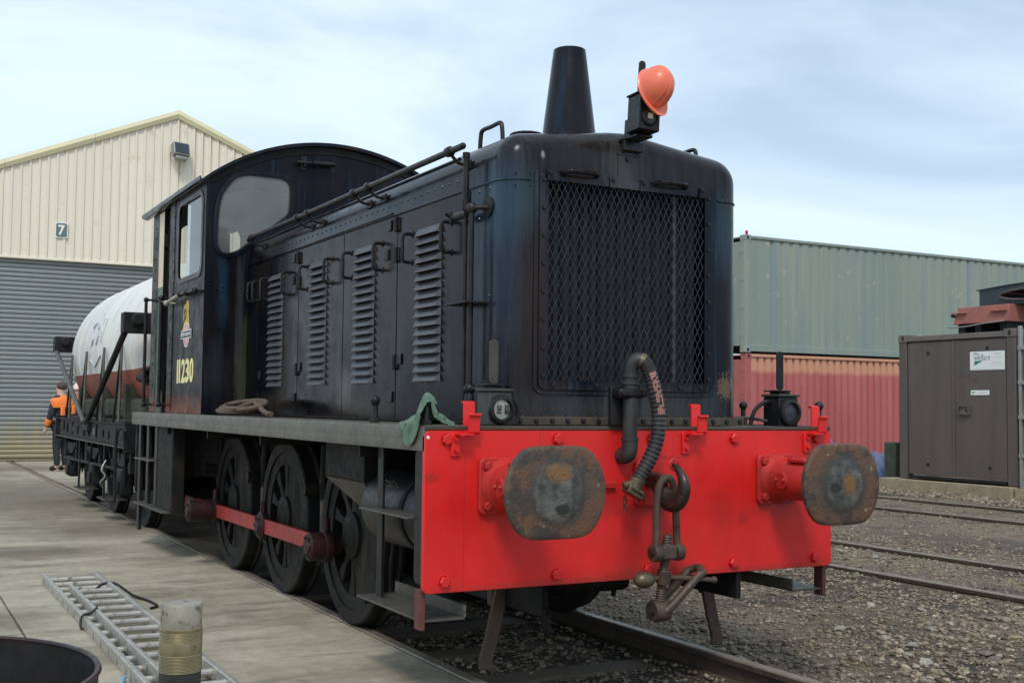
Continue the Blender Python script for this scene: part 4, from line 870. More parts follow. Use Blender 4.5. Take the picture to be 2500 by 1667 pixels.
# side doors: sheets standing a few millimetres proud with open joints
doors = []
for a, b_ in ((.552, 1.497), (1.508, 2.400), (2.411, 3.332), (3.343, 4.212), (4.223, 4.682)):
    for sx in (-1, 1):
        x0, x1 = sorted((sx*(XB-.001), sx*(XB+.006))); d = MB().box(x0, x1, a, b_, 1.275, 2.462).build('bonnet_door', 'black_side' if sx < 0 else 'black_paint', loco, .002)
        if sx < 0: doors.append(d)
# louvres: each blade its own piece
def blade():
    t_ = (0, .046); mb = MB(); w = .158
    v = [(0, -w, .047), (0, w, .047), (-.030, -w+.012, .004), (-.030, w-.012, .004), (-.030, -w+.012, 0), (-.030, w-.012, 0), (0, -w-.006, 0), (0, w+.006, 0), (-.014, -w+.002, .030), (-.014, w-.002, .030)]
    mb.add(v, [(0, 8, 9, 1), (8, 2, 3, 9), (2, 4, 5, 3), (0, 6, 4, 2, 8), (1, 9, 3, 5, 7)]); m = mb.mesh('louvre_blade', 30); m.materials.append(MATS['louvre_paint']); return m
BL = blade()
for d, yc in zip(doors[:4], (1.045, 2.020, 2.900, 3.875)):
    for k in range(17): obj('louvre_blade', BL, None, d, 0, T(-XB-.0055, yc, 1.482+.0508*k))
def handle(y, z0, z1, off=.062, m='black_iron', parent=None, r=.0105):
    x = -XB-.005; p = catmull([(x, y, z0), (x-off*.75, y, z0), (x-off, y, z0+.02), (x-off, y, (z0+z1)/2), (x-off, y, z1-.02), (x-off*.75, y, z1), (x, y, z1)], 4)
    mb = MB().tube(p, r, 8)
    for zz in (z0, z1): mb.lathe([(.020, .0), (.020, -.006), (.012, -.008)], (x, y, zz), 'x', 10)
    return mb.build('door_handle', m, parent)
for i, ys in enumerate(((.765, 1.285), (1.735, 2.262), (2.625, 3.145), (3.560, 4.110))):
    for yy in ys: handle(yy, 2.165, 2.325, parent=doors[i])
handle(4.33, 2.175, 2.325, parent=doors[4]); handle(4.47, 2.175, 2.325, parent=doors[4])
def hinge(y, z):
    h = MB(); x = -XB-.006; h.cyl((x-.012, y, z-.045), (x-.012, y, z+.045), .012, n=10); h.box(x-.006, x, y-.035, y+.035, z-.035, z+.035); h.build('hinge', 'black_iron', loco, .002)
for y in (1.503, 3.338):
    for z in (2.41, 2.23, 1.60): hinge(y, z)
for y, z in ((1.62, 2.42), (1.66, 2.25), (3.45, 2.42), (3.46, 2.26), (1.44, 1.62), (3.28, 1.62), (1.57, 1.40), (3.40, 1.40), (4.28, 1.58)):
    MB().box(-XB-.016, -XB-.006, y-.03, y+.03, z-.035, z+.03).build('catch_plate', 'black_iron', loco, .003)
# bottom angle round the bonnet with bolt heads
ba = MB().box(-.72, .72, YF-.030, YF-.001, 1.2595, 1.300).build('base_angle', 'footplate_top', loco, .003)
bb = hexbolt(.0115, .009).mesh('bolt'); bb.materials.append(MATS['black_iron'])
for k in range(16): obj('bolt', bb, None, ba, 0, T(-.66+.09*k, YF-.030, 1.280))
MB().box(-.735-.028, -.735-.001, YF+.1, 4.68, 1.2595, 1.272).build('base_angle', 'black_dirty', loco, .002)
# debris on the angle
db = MB()
for k in range(150):
    x, s_ = random.uniform(-.7, .7), random.uniform(.002, .008)
    db.add([Vector((x, YF-.012+random.uniform(-.012, .006), 1.301))+Vector(p)*s_*random.uniform(.6, 1.3) for p in ICO_V.tolist()], [tuple(f) for f in ICO_F])
db.build('rust_flakes', 'rusty_iron', loco, kind='stuff')
# --- radiator
fr = MB().holed(rrect(-.552, .512, 1.434, 2.516, .035), [rrect(GX0, GX1, GZ0, GZ1, .006, 2)], 'y', YF-.016, YF-.001).build('radiator_frame', 'black_paint', loco, .004)
MB().holed(rrect(-.578, .538, 1.412, 2.538, .05), [rrect(-.553, .513, 1.433, 2.517, .035)], 'y', YF-.007, YF-.0005).build('frame_bead', 'black_paint', fr, .003)
fb = hexbolt(.0105, .009).mesh('bolt'); fb.materials.append(MATS['black_iron'])
for k in range(8):
    for x in (-.529, .489): obj('bolt', fb, None, fr, 0, T(x, YF-.016, 1.50+.139*k))
for x in (-.47, -.22, .05, .30, .44): obj('bolt', fb, None, fr, 0, T(x, YF-.016, 1.456))
for x in (-.50, -.13, .06, .44):
    lug = MB().prism([(x-.020, 2.470), (x+.020, 2.470), (x+.014, 2.520), (x, 2.532), (x-.014, 2.520)], 'y', YF-.026, YF-.0165).build('mesh_lug', 'black_paint', fr, .002); obj('bolt', fb, None, lug, 0, T(x, YF-.026, 2.512))
PW, PH = .0345, .0690; gm = MB(); yy = YF-.002
for dr in (1, -1):
    k = -40
    while k < 80:
        xs0 = GX0+k*PW; seg = []
        # x = xs0 + dr*(z-GZ0)*PW/PH clipped to the opening
        za, zb_ = GZ0, GZ1; sl_ = dr*PW/PH
        for lim, s_ in ((GX0, 1), (GX1, -1)):
            zc = GZ0+(lim-xs0)/sl_
            if s_*sl_ > 0: za = max(za, zc)
            else: zb_ = min(zb_, zc)
        if zb_-za > .01:
            x0, x1 = xs0+sl_*(za-GZ0), xs0+sl_*(zb_-GZ0); d = Vector((x1-x0, 0, zb_-za)).normalized(); n_ = Vector((d.z, 0, -d.x))*.00135
            y0, y1 = (yy-.003, yy+.002) if dr > 0 else (yy-.0015, yy+.0035)
            A, B = Vector((x0, 0, za)), Vector((x1, 0, zb_)); v = []
            for y_ in (y0, y1): v += [A-n_+Vector((0, y_, 0)), A+n_+Vector((0, y_, 0)), B+n_+Vector((0, y_, 0)), B-n_+Vector((0, y_, 0))]
            gm.add(v, [(0, 1, 2, 3), (4, 7, 6, 5), (0, 4, 5, 1), (1, 5, 6, 2), (2, 6, 7, 3), (3, 7, 4, 0)])
        k += 1
obj('grille_mesh', gm.mesh('grille_mesh', merge=False), 'grille_wire', fr, kind='stuff')
MB().box(GX0+.001, GX1-.001, .27, .29, GZ0+.001, GZ1-.001).build('radiator_back', 'flat_black', loco)
tb = MB().box(-.0165, .0165, -.012, .012, GZ0+.002, GZ1-.002).mesh('radiator_tube'); tb.materials.append(MATS['radiator_core'])
for k in range(17): obj('radiator_tube', tb, None, loco, 0, T(GX0+.035+.0562*k, .225+.010*(k % 2), 0) @ Matrix.Rotation(R(18), 4, 'Z'))
MB().box(.285, .303, .185, .20, GZ0+.002, GZ1-.002).build('radiator_stay', 'louvre_paint', loco)
for x in (-.325, .23):
    mb = MB().tube(catmull([(x-.10, YF-.010, 2.518), (x-.085, YF-.05, 2.522), (x-.05, YF-.068, 2.522), (x+.05, YF-.068, 2.522), (x+.085, YF-.05, 2.522), (x+.10, YF-.010, 2.518)], 5), .013, 8); mb.build('lifting_bar', 'black_paint', loco)
# bracket plate for the headlamp
bp = MB().box(-.085, .045, YF-.005, YF+.004, 2.535, 2.675).build('lamp_bracket', 'black_paint', loco, .002)
MB().box(-.090, .050, YF-.0085, YF+.004, 2.650, 2.705).build('lamp_bracket_top', 'black_paint', loco, .003)
for x, z in ((-.03, 2.630), (.028, 2.672), (-.06, 2.672)): obj('bolt', fb, None, bp, 0, T(x, YF-.0085 if z > 2.65 else YF-.005, z))
# --- roof fittings
ch_ = MB().lathe([(.175, 2.775), (.172, 2.795), (.164, 2.800), (.1005, 3.315), (.092, 3.380), (.088, 3.383), (.085, 3.37), (.085, 3.2), (.0001, 3.2)], (.005, .80, 0), 'z', 40).build('exhaust_stack', 'black_paint', loco)
mb = MB(); mb.lathe([(.0001, 2.862), (.05, 2.858), (.095, 2.845), (.10, 2.835), (.06, 2.83), (.03, 2.82), (.03, 2.70)], (-.215, .90, .045), 'z', 24); mb.build('filler_cap', 'black_paint', loco)
def lift(x, y0, y1, zb, h, parent=loco): MB().tube(catmull([(x, y0, zb), (x, y0+.008, zb+h*.7), (x, y0+.03, zb+h), (x, (y0+y1)/2, zb+h), (x, y1-.03, zb+h), (x, y1-.008, zb+h*.7), (x, y1, zb)], 4), .012, 8).build('roof_handle', 'black_iron', parent)
lift(-.62, .42, .68, 2.70, .112); lift(.62, .42, .68, 2.70, .112)
# --- long handrail over the bonnet shoulder
HX, HZ = -.845, 2.660
MB().tube([(HX, .425, HZ), (HX, 4.27, HZ), (HX+.01, 4.36, HZ-.005)], .017, 10).build('handrail', 'black_iron', loco)
MB().sphere((HX, .425, HZ), .0175, 10, 8).build('rail_end', 'black_iron', loco)
for y in (.585, 1.73, 1.97, 2.86, 3.09, 4.24):
    s = MB(); s.lathe([(.018, -.03), (.027, -.018), (.027, .018), (.018, .03)], (HX, y, HZ), 'y', 12); s.tube(catmull([(HX+.01, y, HZ-.012), (HX+.05, y, HZ-.05), (-XB-.004, y, 2.600)], 5), .010, 8)
    s.box(-XB-.012, -XB+.002, y-.04, y+.04, 2.575, 2.625); s.build('rail_stanchion', 'black_iron', loco, .003)
# --- vertical pipework at the front corner
MB().lathe([(.0135, 1.30), (.0135, 2.36)], (-.80, .405, 0), 'z', 12).build('sand_pipe', 'black_iron', loco)
MB().lathe([(.016, 2.34), (.022, 2.345), (.022, 2.40), (.016, 2.405), (.0155, 2.61), (.019, 2.612), (.019, 2.64), (.0001, 2.642)], (-.80, .475, 0), 'z', 14).build('valve_stem', 'black_iron', loco)
MB().lathe([(.011, 1.28), (.011, 2.35)], (-.80, .475, 0), 'z', 10).build('control_pipe', 'black_iron', loco)
v_ = MB(); v_.cyl((-.80, .45, 2.325), (-.80, .58, 2.325), .022, n=12); v_.cyl((-.80, .58, 2.325), (-.80, .65, 2.33), .010, n=8); v_.cyl((-.835, .65, 2.35), (-.77, .65, 2.31), .008, n=8); v_.cyl((-.80, .65, 2.30), (-.80, .65, 2.36), .008, n=8); v_.build('valve', 'black_iron', loco)
for z, L_ in ((2.345, 1), (1.435, 0)):
    k = MB(); k.cyl((-.81, .40, z), (-XB, .335, z), .013, n=10); k.sphere((-.80, .405, z), .030, 12, 8); k.lathe([(.0001, 0), (.05, 0), (.05, .012), (.0001, .012)], (-XB-.012, .335, z), 'x', 18); k.build('pipe_boss', 'black_iron', loco)
MB().lathe([(.022, 1.30), (.024, 1.34), (.024, 1.40), (.016, 1.42)], (-.80, .405, 0), 'z', 12).build('pipe_sleeve', 'black_iron', loco)
MB().box(-.86, -XB, .34, .60, 1.862, 1.870).build('pipe_stay', 'black_iron', loco)
# ================================================================== cab
YR = 6.770; XC = 1.10
def arc(x, s=0): return 3.575+s-1.79+math.sqrt(1.79**2-x*x) if abs(x) < 1.79 else 0
xs = [XC-2*XC*i/24 for i in range(25)]
WL = [(-1.002, 2.982), (-.964, 3.098), (-.875, 3.214), (-.763, 3.260), (-.607, 3.263), (-.459, 3.257), (-.399, 3.216), (-.381, 3.134), (-.386, 2.998), (-.409, 2.933), (-.513, 2.841), (-.637, 2.737), (-.739, 2.668), (-.819, 2.600), (-.900, 2.569), (-.961, 2.575), (-1.003, 2.617), (-1.016, 2.677), (-1.017, 2.788)]
def smooth_loop(P, n=3):
    Q = [Vector((p[0], 0, p[1])) for p in P]; out = []; m = len(Q)
    for i in range(m):
        a, b, c_, d = Q[i-1], Q[i], Q[(i+1) % m], Q[(i+2) % m]
        for k in range(n):
            t_ = k/n; q = .5*((2*b)+(c_-a)*t_+(2*a-5*b+4*c_-d)*t_*t_+(3*b-a-3*c_+d)*t_**3); out.append((q.x, q.z))
    return out
WL = smooth_loop(WL); WR = [(-a, b_) for a, b_ in WL][::-1]
def grow(P, d):
    cx = sum(p[0] for p in P)/len(P); cz = sum(p[1] for p in P)/len(P)
    out = []
    m = len(P)
    for i in range(m):
        t_ = Vector((P[(i+1) % m][0]-P[i-1][0], P[(i+1) % m][1]-P[i-1][1])).normalized(); n_ = Vector((t_.y, -t_.x))
        if n_.x*(P[i][0]-cx)+n_.y*(P[i][1]-cz) < 0: n_ = -n_
        out.append((P[i][0]+n_.x*d, P[i][1]+n_.y*d))
    return out
outer = [(-XC, 1.2595), (XC, 1.2595)]+[(x, arc(x)-.02) for x in xs]
RW = [rrect(-.85, -.25, 2.42, 3.095, .09), rrect(.25, .85, 2.42, 3.095, .09)]
for nm, y0, y1, HO in (('cab_front', YC, YC+.02, [WL, WR]), ('cab_back', YR-.02, YR, RW)):
    w = MB().holed(outer, HO, 'y', y0, y1).build(nm, 'cab_front', loco)
    for W in HO:
        MB().prism(W, 'y', y0+.008, y0+.012).build('window_pane', 'cab_glass' if nm == 'cab_front' else 'side_glass', w)
        if nm == 'cab_front':
            fr_ = MB().holed(grow(W, .024), [grow(W, -.010)], 'y', y0-.014, y0-.0005).build('window_frame', 'black_paint', w, .005)
            MB().holed(grow(W, -.0105), [grow(W, -.020)], 'y', y0-.005, y0+.0075).build('rubber_seal', 'rubber', fr_, .003)
lo_ = [(-XC+.025, 1.302), (XC-.025, 1.302)]+[(x*.977, arc(x)-.07) for x in xs]
MB().holed(lo_, [grow(W, .004) for W in RW], 'y', YR-.030, YR-.0205).build('rear_lining', 'lining', loco)
v = []; P_ = [(1.07-2.14*i/24) for i in range(25)]
for y in (YC+.03, YR-.035): v += [(x, y, arc(x, -.045)) for x in P_]
MB().add(v, [(i, i+1, 26+i, 25+i) for i in range(24)]).build('roof_lining', 'lining', loco)
# cab sides: fixed panel with window, doorway, rear post
SW = rrect(4.80, 5.655, 2.425, 3.085, .085, 5)
for sx in (-1, 1):
    a, b_ = sorted((sx*XC, sx*(XC-.02)))
    w = MB().holed([(YC+.0205, 1.2595), (6.02, 1.2595), (6.02, 3.185), (YC+.0205, 3.185)], [SW], 'x', a, b_).build('cab_side', 'cab_black', loco)
    MB().holed(grow(SW, .035), [grow(SW, -.012)], 'x', *sorted((sx*(XC+.008), sx*(XC+.0005)))).build('window_frame', 'strut_grey', w, .003)
    for y0, y1, dx in ((4.79, 5.36, .006), (5.30, 5.40, .010)):
        if dx == .006: MB().box(*sorted((sx*(XC-.006), sx*(XC-.010))), y0, y1, 2.415, 3.09).build('window_pane', 'side_glass', w)
    MB().box(*sorted((sx*(XC-.012), sx*(XC-.028))), 5.36, 5.385, 2.415, 3.09).build('sash_bar', 'strut_grey', w)
    MB().box(*sorted((sx*XC, sx*(XC-.03))), 6.50, YR-.021, 1.2595, 3.185).build('rear_post', 'cab_black', loco, .004)
    MB().box(*sorted((sx*(XC-.05), sx*(XC-.06))), 6.0, 6.27, 1.2595, 3.185).build('door_jamb', 'cab_black', loco)
    jl = MB().box(*sorted((sx*(XC-.002), sx*(XC-.02))), 6.27, 6.50, 1.47, 2.432).build('door_leaf', 'cab_green', loco)
    MB().box(*sorted((sx*(XC-.002), sx*(XC-.02))), 6.27, 6.50, 2.4325, 3.14).build('door_upper', 'cream', jl)
    MB().box(*sorted((sx*(XC-.002), sx*(XC-.02))), 6.27, 6.50, 1.2595, 1.4695).build('door_kick_plate', 'strut_grey', jl)
    MB().box(*sorted((sx*(XC+.001), sx*(XC-.036))), 6.262, 6.276, 1.47, 3.15).build('door_edge', 'cab_black', jl)
    MB().box(*sorted((sx*(XC+.004), sx*(XC-.04))), 6.24, 6.27, 2.80, 2.92).build('door_lock', 'black_iron', jl, .003)
    MB().box(*sorted((sx*(XC+.005), sx*(XC+.0005))), 5.80, 5.84, 1.275, 3.15).build('cover_strip', 'cab_black', w, .001)
rv = MB()
for k in range(19): rivet(rv, -XC-.0055, 5.82, 1.32+.10*k, 'x-', .0085); rivet(rv, -XC-.0005, 6.64, 1.32+.10*k, 'x-', .0085)
for z, x in ((2.28, -1.06), (2.31, -1.06), (2.30, -.95), (2.27, -.95), (2.30, -.80), (2.27, -.80), (1.36, -1.05), (1.36, -.93), (1.36, -.80)): rivet(rv, x, YC, z, 'y-', .011)
for k in range(21):
    x = -1.02+.102*k; rivet(rv, x, YC-.003, arc(x)-.055, 'y-', .010)
rv.build('rivets', 'cab_front', loco, kind='stuff')
# roof: thin curved sheet with rain gutter
mb = MB(); P = [(1.135-2.27*i/30) for i in range(31)]; v = []
for y in (4.645, 7.04):
    v += [(x, y, arc(x, .012)) for x in P]+[(x, y, arc(x, -.018)) for x in P]
mb.add(v, [(i, i+1, 63+i, 62+i) for i in range(30)]+[(31+i, 93+i, 94+i, 32+i) for i in range(30)]+[(i, 31+i, 32+i, i+1) for i in range(30)]+[(62+i, 63+i, 94+i, 93+i) for i in range(30)]+[(0, 62, 93, 31), (30, 61, 123, 92)])
roof = mb.build('cab_roof', 'black_paint', loco)
mb = MB(); v = []
for y in (YC-.010, YC-.0005): v += [(x, y, arc(x, -.019)) for x in P[1:-1]]+[(x, y, arc(x, -.085)) for x in P[1:-1]]
n_ = 29; mb.add(v, [(i, i+1, n_+i+1, n_+i) for i in range(n_-1)]+[(2*n_+i, 3*n_+i, 3*n_+i+1, 2*n_+i+1) for i in range(n_-1)]+[(n_+i, n_+i+1, 3*n_+i+1, 3*n_+i) for i in range(n_-1)]); mb.build('roof_arch_strip', 'cab_black', roof)
for sx in (-1, 1):
    MB().prism([(sx*1.10, 3.150), (sx*1.16, 3.165), (sx*1.165, 3.195), (sx*1.155, 3.195), (sx*1.15, 3.174), (sx*1.10, 3.16)], 'y', 4.66, 7.05).build('rain_gutter', 'black_paint', roof)
# cab interior
MB().box(-1.07, 1.07, YC+.021, YR-.021, 1.255, 1.30).build('cab_floor', 'black_dirty', loco)
ci = MB().box(-.45, .45, YC+.022, 5.35, 1.301, 2.25).build('control_desk', 'black_dirty', loco, .02)
MB().box(-1.00, -.86, 4.80, 4.96, 1.301, 2.78).build('brake_column', 'black_iron', loco, .03)
MB().box(-1.02, -.80, 4.78, 4.94, 2.781, 2.90).build('brake_valve', 'black_iron', loco, .02)
MB().box(-.95, -.55, 6.0, 6.4, 1.301, 1.85).build('driver_seat', 'black_iron', loco, .03)
# whistle on the cab front
w = MB(); w.cyl((-.36, YC-.06, 3.387), (-.23, YC-.06, 3.392), .016, n=10); w.cyl((-.22, YC-.06, 3.393), (-.03, YC-.06, 3.400), .022, n=12); w.cyl((-.29, YC, 3.39), (-.29, YC-.06, 3.39), .014, n=8); w.cyl((-.29, YC-.06, 3.36), (-.29, YC-.06, 3.44), .010, n=8); w.box(-.31, -.27, YC-.012, YC-.0005, 3.33, 3.45); w.build('whistle', 'black_iron', loco, .002)
# handrails on the cab side
def rail(pts, name, posts, r=.014):
    m_ = MB().tube(pts, r, 10)
    for p in posts:
        m_.sphere(p, .026, 12, 8); m_.cyl(p, (-XC-.001, p[1], p[2]), .011, n=8)
    return m_.build(name, 'black_iron', loco)
XG = -1.165
rail([(XG, 6.70, 1.335), (XG, 6.70, 2.335)], 'grab_rail', [(XG, 6.70, 1.335), (XG, 6.70, 2.335)], .016)
rail([(XG, 6.02, 1.335), (XG, 6.02, 2.30)], 'grab_rail', [(XG, 6.02, 1.335), (XG, 6.02, 2.30)], .016)
rail([(XG, 4.74, 2.265), (XG, 5.25, 2.275)], 'hand_rail', [(XG, 4.74, 2.265), (XG, 5.02, 2.27), (XG, 5.27, 2.275)], .012)
m_ = MB().tube([(XG, 5.27, 2.275), (XG-.01, 5.75, 2.235)], .016, 10); m_.sphere((XG-.01, 5.75, 2.235), .026, 12, 8); m_.cyl((XG-.01, 5.75, 2.235), (-XC, 5.75, 2.235), .010, n=8); m_.build('door_lever', 'aluminium_dirty', loco)
rail([(XG, 5.78, 2.24), (XG, 6.2, 2.30)], 'hand_rail', [(XG, 6.2, 2.30)], .010)
# number and emblem
for dy_ in (0, .078): MB().prism([(5.588-dy_, 1.522), (5.588-dy_-.046, 1.522), (5.588-dy_-.046, 1.727), (5.588-dy_, 1.727)], 'x', -XC-.0025, -XC-.0005).build('cab_numeral', 'number_cream', loco)
for d_, dy_ in (('2', .168), ('3', .318), ('0', .468)): obj('cab_numeral', text_mesh(d_, .135, .205, onside(-XC-.0015, 5.588-dy_, 1.522), 'cab_numeral', .001, .032), 'number_cream', loco)
em = MB().prism([(5.395, 2.06), (5.40, 2.12), (5.385, 2.17), (5.345, 2.20), (5.30, 2.19), (5.275, 2.225), (5.225, 2.225), (5.205, 2.18), (5.19, 2.155), (5.205, 2.13), (5.185, 2.06), (5.165, 1.99), (5.13, 1.955), (5.14, 1.925), (5.19, 1.93), (5.235, 1.985), (5.27, 2.005), (5.335, 1.99), (5.40, 1.93), (5.435, 1.925), (5.43, 1.965), (5.39, 2.0), (5.355, 2.04), (5.31, 2.065), (5.275, 2.07), (5.275, 2.135), (5.31, 2.16), (5.35, 2.155), (5.372, 2.125), (5.372, 2.06)], 'x', -XC-.0025, -XC-.0005).build('emblem', 'lion_gold', loco)
MB().prism([(5.335, 2.075), (5.30, 2.12), (5.315, 2.13), (5.35, 2.09)], 'x', -XC-.0028, -XC-.0005).build('tail_tip', 'lion_gold', em)
def ell(cy, cz, a, b_, n=28): return [(cy+a*math.cos(2*math.pi*i/n), cz+b_*math.sin(2*math.pi*i/n)) for i in range(n)]
MB().prism(ell(5.262, 1.93, .112, .105), 'x', -XC-.0035, -XC-.0005).build('wheel_field', 'white_paint', em)
MB().prism(ell(5.262, 1.93, .100, .094), 'x', -XC-.0045, -XC-.0032).build('wheel_ring', 'emblem_red', em)
mb = MB()
for k in range(8):
    a = math.pi*k/8; mb.prism([(5.262+math.cos(a)*.098-math.sin(a)*.004, 1.93+math.sin(a)*.092+math.cos(a)*.004), (5.262-math.cos(a)*.098-math.sin(a)*.004, 1.93-math.sin(a)*.092+math.cos(a)*.004), (5.262-math.cos(a)*.098+math.sin(a)*.004, 1.93-math.sin(a)*.092-math.cos(a)*.004), (5.262+math.cos(a)*.098+math.sin(a)*.004, 1.93+math.sin(a)*.092-math.cos(a)*.004)], 'x', -XC-.0052-.0001*k, -XC-.0044)
mb.build('wheel_spokes', 'white_paint', em)
MB().prism([(5.452, 1.900), (5.062, 1.900), (5.062, 1.972), (5.452, 1.972)], 'x', -XC-.0066, -XC-.0060).build('emblem_band', 'white_paint', em)
MB().prism([(5.446, 1.908), (5.068, 1.908), (5.068, 1.964), (5.446, 1.964)], 'x', -XC-.0072, -XC-.0065).build('band_field', 'flat_black', em)
obj('band_lettering', text_mesh('BRITISH RAILWAYS', .360, .034, onside(-XC-.0074, 5.437, 1.919), 'band_lettering', .0005, .012), 'white_paint', em)
# ================================================================== running gear
def wheel(x, y, sgn):
    """sgn -1: left wheel. outer face at x, tyre runs inward"""
    r = .546; s = -sgn
    wl_ = MB().lathe([(.455, x), (r-.012, x), (r, x+s*.010), (r+.004, x+s*.095), (r+.026, x+s*.108), (r+.026, x+s*.128), (r-.03, x+s*.134), (.455, x+s*.134)], (0, y, r), 'x', 56, closed=True).build('wheel', 'black_dirty', loco)
    MB().lathe([(.372, x+s*.018), (.455, x+s*.012), (.455, x+s*.115), (.372, x+s*.105)], (0, y, r), 'x', 48, closed=True).build('rim', 'black_dirty', wl_)
    MB().lathe([(.0001, x-s*.012), (.075, x-s*.012), (.085, x-s*.004), (.140, x-s*.000), (.145, x+s*.11), (.0001, x+s*.11)], (0, y, r), 'x', 32).build('hub', 'black_dirty', wl_)
    # solid balance segment on the leading half, spokes on the trailing half
    mb = MB(); A = [R(100+160*i/28) for i in range(29)]; ol = [(y+.374*math.cos(a), r+.374*math.sin(a)) for a in A]+[(y+.135*math.cos(a), r+.135*math.sin(a)) for a in reversed(A)]
    mb.prism(ol, 'x', *sorted((x+s*.022, x+s*.10))); mb.build('balance_weight', 'wheel_dust', wl_)
    for k in range(6):
        a = R(-85+34*k); d = Vector((math.cos(a), math.sin(a))); n_ = Vector((-d.y, d.x))
        q = [d*.13+n_*.048, d*.25+n_*.024, d*.38+n_*.050, d*.38-n_*.050, d*.25-n_*.024, d*.13-n_*.048]
        MB().prism([(y+p.x, r+p.y) for p in q], 'x', *sorted((x+s*.026, x+s*.075))).build('spoke', 'black_dirty', wl_, .008)
    return wl_
YW = (2.04, 3.412, 4.784); PD, PZ = .20, -.085
for y in YW:
    for sg_ in (-1, 1): wheel(sg_*.800, y, sg_)
    MB().cyl((-.66, y, .546), (.66, y, .546), .075, n=20).build('axle', 'black_dirty', loco)
pz = .546+PZ
for sx in (-1, 1):
    X = sx*.885
    for a, b_ in ((YW[0]+PD, YW[1]+PD), (YW[1]+PD, YW[2]+PD), (YW[2]+PD, 6.20)):
        MB().box(X-.018, X+.018, a+.05, b_-.05, pz-.052, pz+.052).build('coupling_rod', 'rod_red', loco, .006)
    for i, y in enumerate(YW):
        L_ = (.125, .045, .235)[i]; e = X+sx*L_
        cb = MB().lathe([(.055, sx*.80), (.055, X-sx*.02), (.100, X-sx*.022), (.105, X), (.100, X+sx*.025), (.092, X+sx*.03), (.088, e-sx*.012), (.076, e), (.05, e), (.046, e+sx*.008), (.0001, e+sx*.010)], (0, y+PD, pz), 'x', 24).build('crank_boss', 'dark_red', loco)
        for k in range(6): MB().cyl((e, y+PD+.062*math.cos(k*1.047), pz+.062*math.sin(k*1.047)), (e+sx*.010, y+PD+.062*math.cos(k*1.047), pz+.062*math.sin(k*1.047)), .009, n=6).build('nut', 'black_iron', cb)
        MB().cyl((X, y+PD, pz+.09), (X, y+PD, pz+.175), .026, .022, n=12).build('oil_cup', 'dark_red', loco)
    MB().cyl((sx*.62, 6.20, .50), (X+sx*.03, 6.20, .50), .17, n=28).build('jackshaft_crank', 'black_dirty', loco)
    # brake hangers and shoes between the wheels
    for y in (2.72, 4.10, 5.44):
        MB().tube(catmull([(sx*.735, y, 1.10), (sx*.735, y+.02, .80), (sx*.735, y-.02, .50), (sx*.735, y+.03, .28)], 4), .028, 8).build('brake_hanger', 'black_dirty', loco)
        MB().box(*sorted((sx*.69, sx*.78)), y-.10, y-.03, .40, .72).build('brake_shoe', 'rusty_iron', loco, .02)
        MB().cyl((sx*.70, y+.06, .78), (sx*.86, y+.06, .78), .045, n=14).build('brake_pivot', 'black_dirty', loco)
    # sand box with sloped underside
    bx0, bx1 = sorted((sx*1.045, sx*.70)); mb = MB()
    P = [(1.20, 1.14), (1.83, 1.14), (1.83, .930), (1.36, .64), (1.30, .64), (1.20, .925)]
    mb.prism([(1.20, 1.14), (1.83, 1.14), (1.83, .930), (1.20, .925)], 'x', bx0, bx1); mb.build('sand_box', 'black_dirty', loco, .006)
    v = [(sx*1.045, 1.20, .924), (sx*1.045, 1.83, .928), (sx*.70, 1.83, .928), (sx*.70, 1.20, .924), (sx*.90, 1.26, .70), (sx*.90, 1.36, .70), (sx*.80, 1.36, .70), (sx*.80, 1.26, .70)]
    MB().add(v, [(0, 1, 5, 4), (1, 2, 6, 5), (2, 3, 7, 6), (3, 0, 4, 7), (4, 5, 6, 7)]).build('sand_hopper', 'strut_grey', loco)
    # air cylinder between the step hangers
    MB().lathe([(.0001, 1.285), (.09, 1.275), (.165, 1.235), (.20, 1.18), (.205, 1.16), (.205, .28), (.19, .22), (.10, .20), (.0001, .195)], (sx*.865, 0, .800), 'y', 36).build('air_reservoir', 'black_iron', loco)
    mb = MB().lathe([(.206, .60), (.212, .60), (.212, .64), (.206, .64)], (sx*.865, 0, .80), 'y', 36, closed=True); mb.build('tank_strap', 'black_dirty', loco)
    # front steps
    MB().box(*sorted((sx*1.115, sx*1.13)), .715, .785, .36, 1.14).build('step_hanger', 'black_iron', loco, .003)
    MB().prism(rrect(.045, .235, .52, 1.141, .03), 'x', *sorted((sx*1.135, sx*1.165))).build('step_hanger', 'black_iron', loco, .006)
    MB().box(*sorted((sx*.985, sx*1.20)), .24, .865, .815, .826).build('step_tread', 'strut_grey', loco, .003)
    MB().box(*sorted((sx*.980, sx*.990)), .24, .865, .826, .875).build('step_back', 'checker', loco)
    MB().box(*sorted((sx*.985, sx*1.205)), .045, .865, .368, .379).build('step_tread', 'strut_grey', loco, .003)
    MB().box(*sorted((sx*.980, sx*.990)), .045, .865, .379, .435).build('step_back', 'checker', loco)
    MB().box(*sorted((sx*1.19, sx*1.215)), .038, .105, .335, .515).build('step_strap', 'strap_rust', loco, .002)
    MB().box(*sorted((sx*1.0, sx*1.19)), .790, .80, .34, .366).build('step_gusset', 'black_iron', loco)
    # cab steps
    MB().box(*sorted((sx*1.06, sx*1.16)), 5.38, 5.40, .42, 1.14).build('step_hanger', 'black_dirty', loco, .003)
    MB().box(*sorted((sx*1.150, sx*1.165)), 5.40, 5.98, .42, 1.14).build('step_plate', 'black_dirty', loco, .003)
    for y in (6.05, 6.42, 6.80): MB().box(*sorted((sx*1.14, sx*1.17)), y-.05, y+.05, .40 if y < 6.7 else .14, 1.14).build('step_hanger', 'black_iron', loco, .004)
    MB().box(*sorted((sx*1.00, sx*1.235)), 6.03, 6.72, .820, .832).build('step_tread', 'strut_grey', loco, .003)
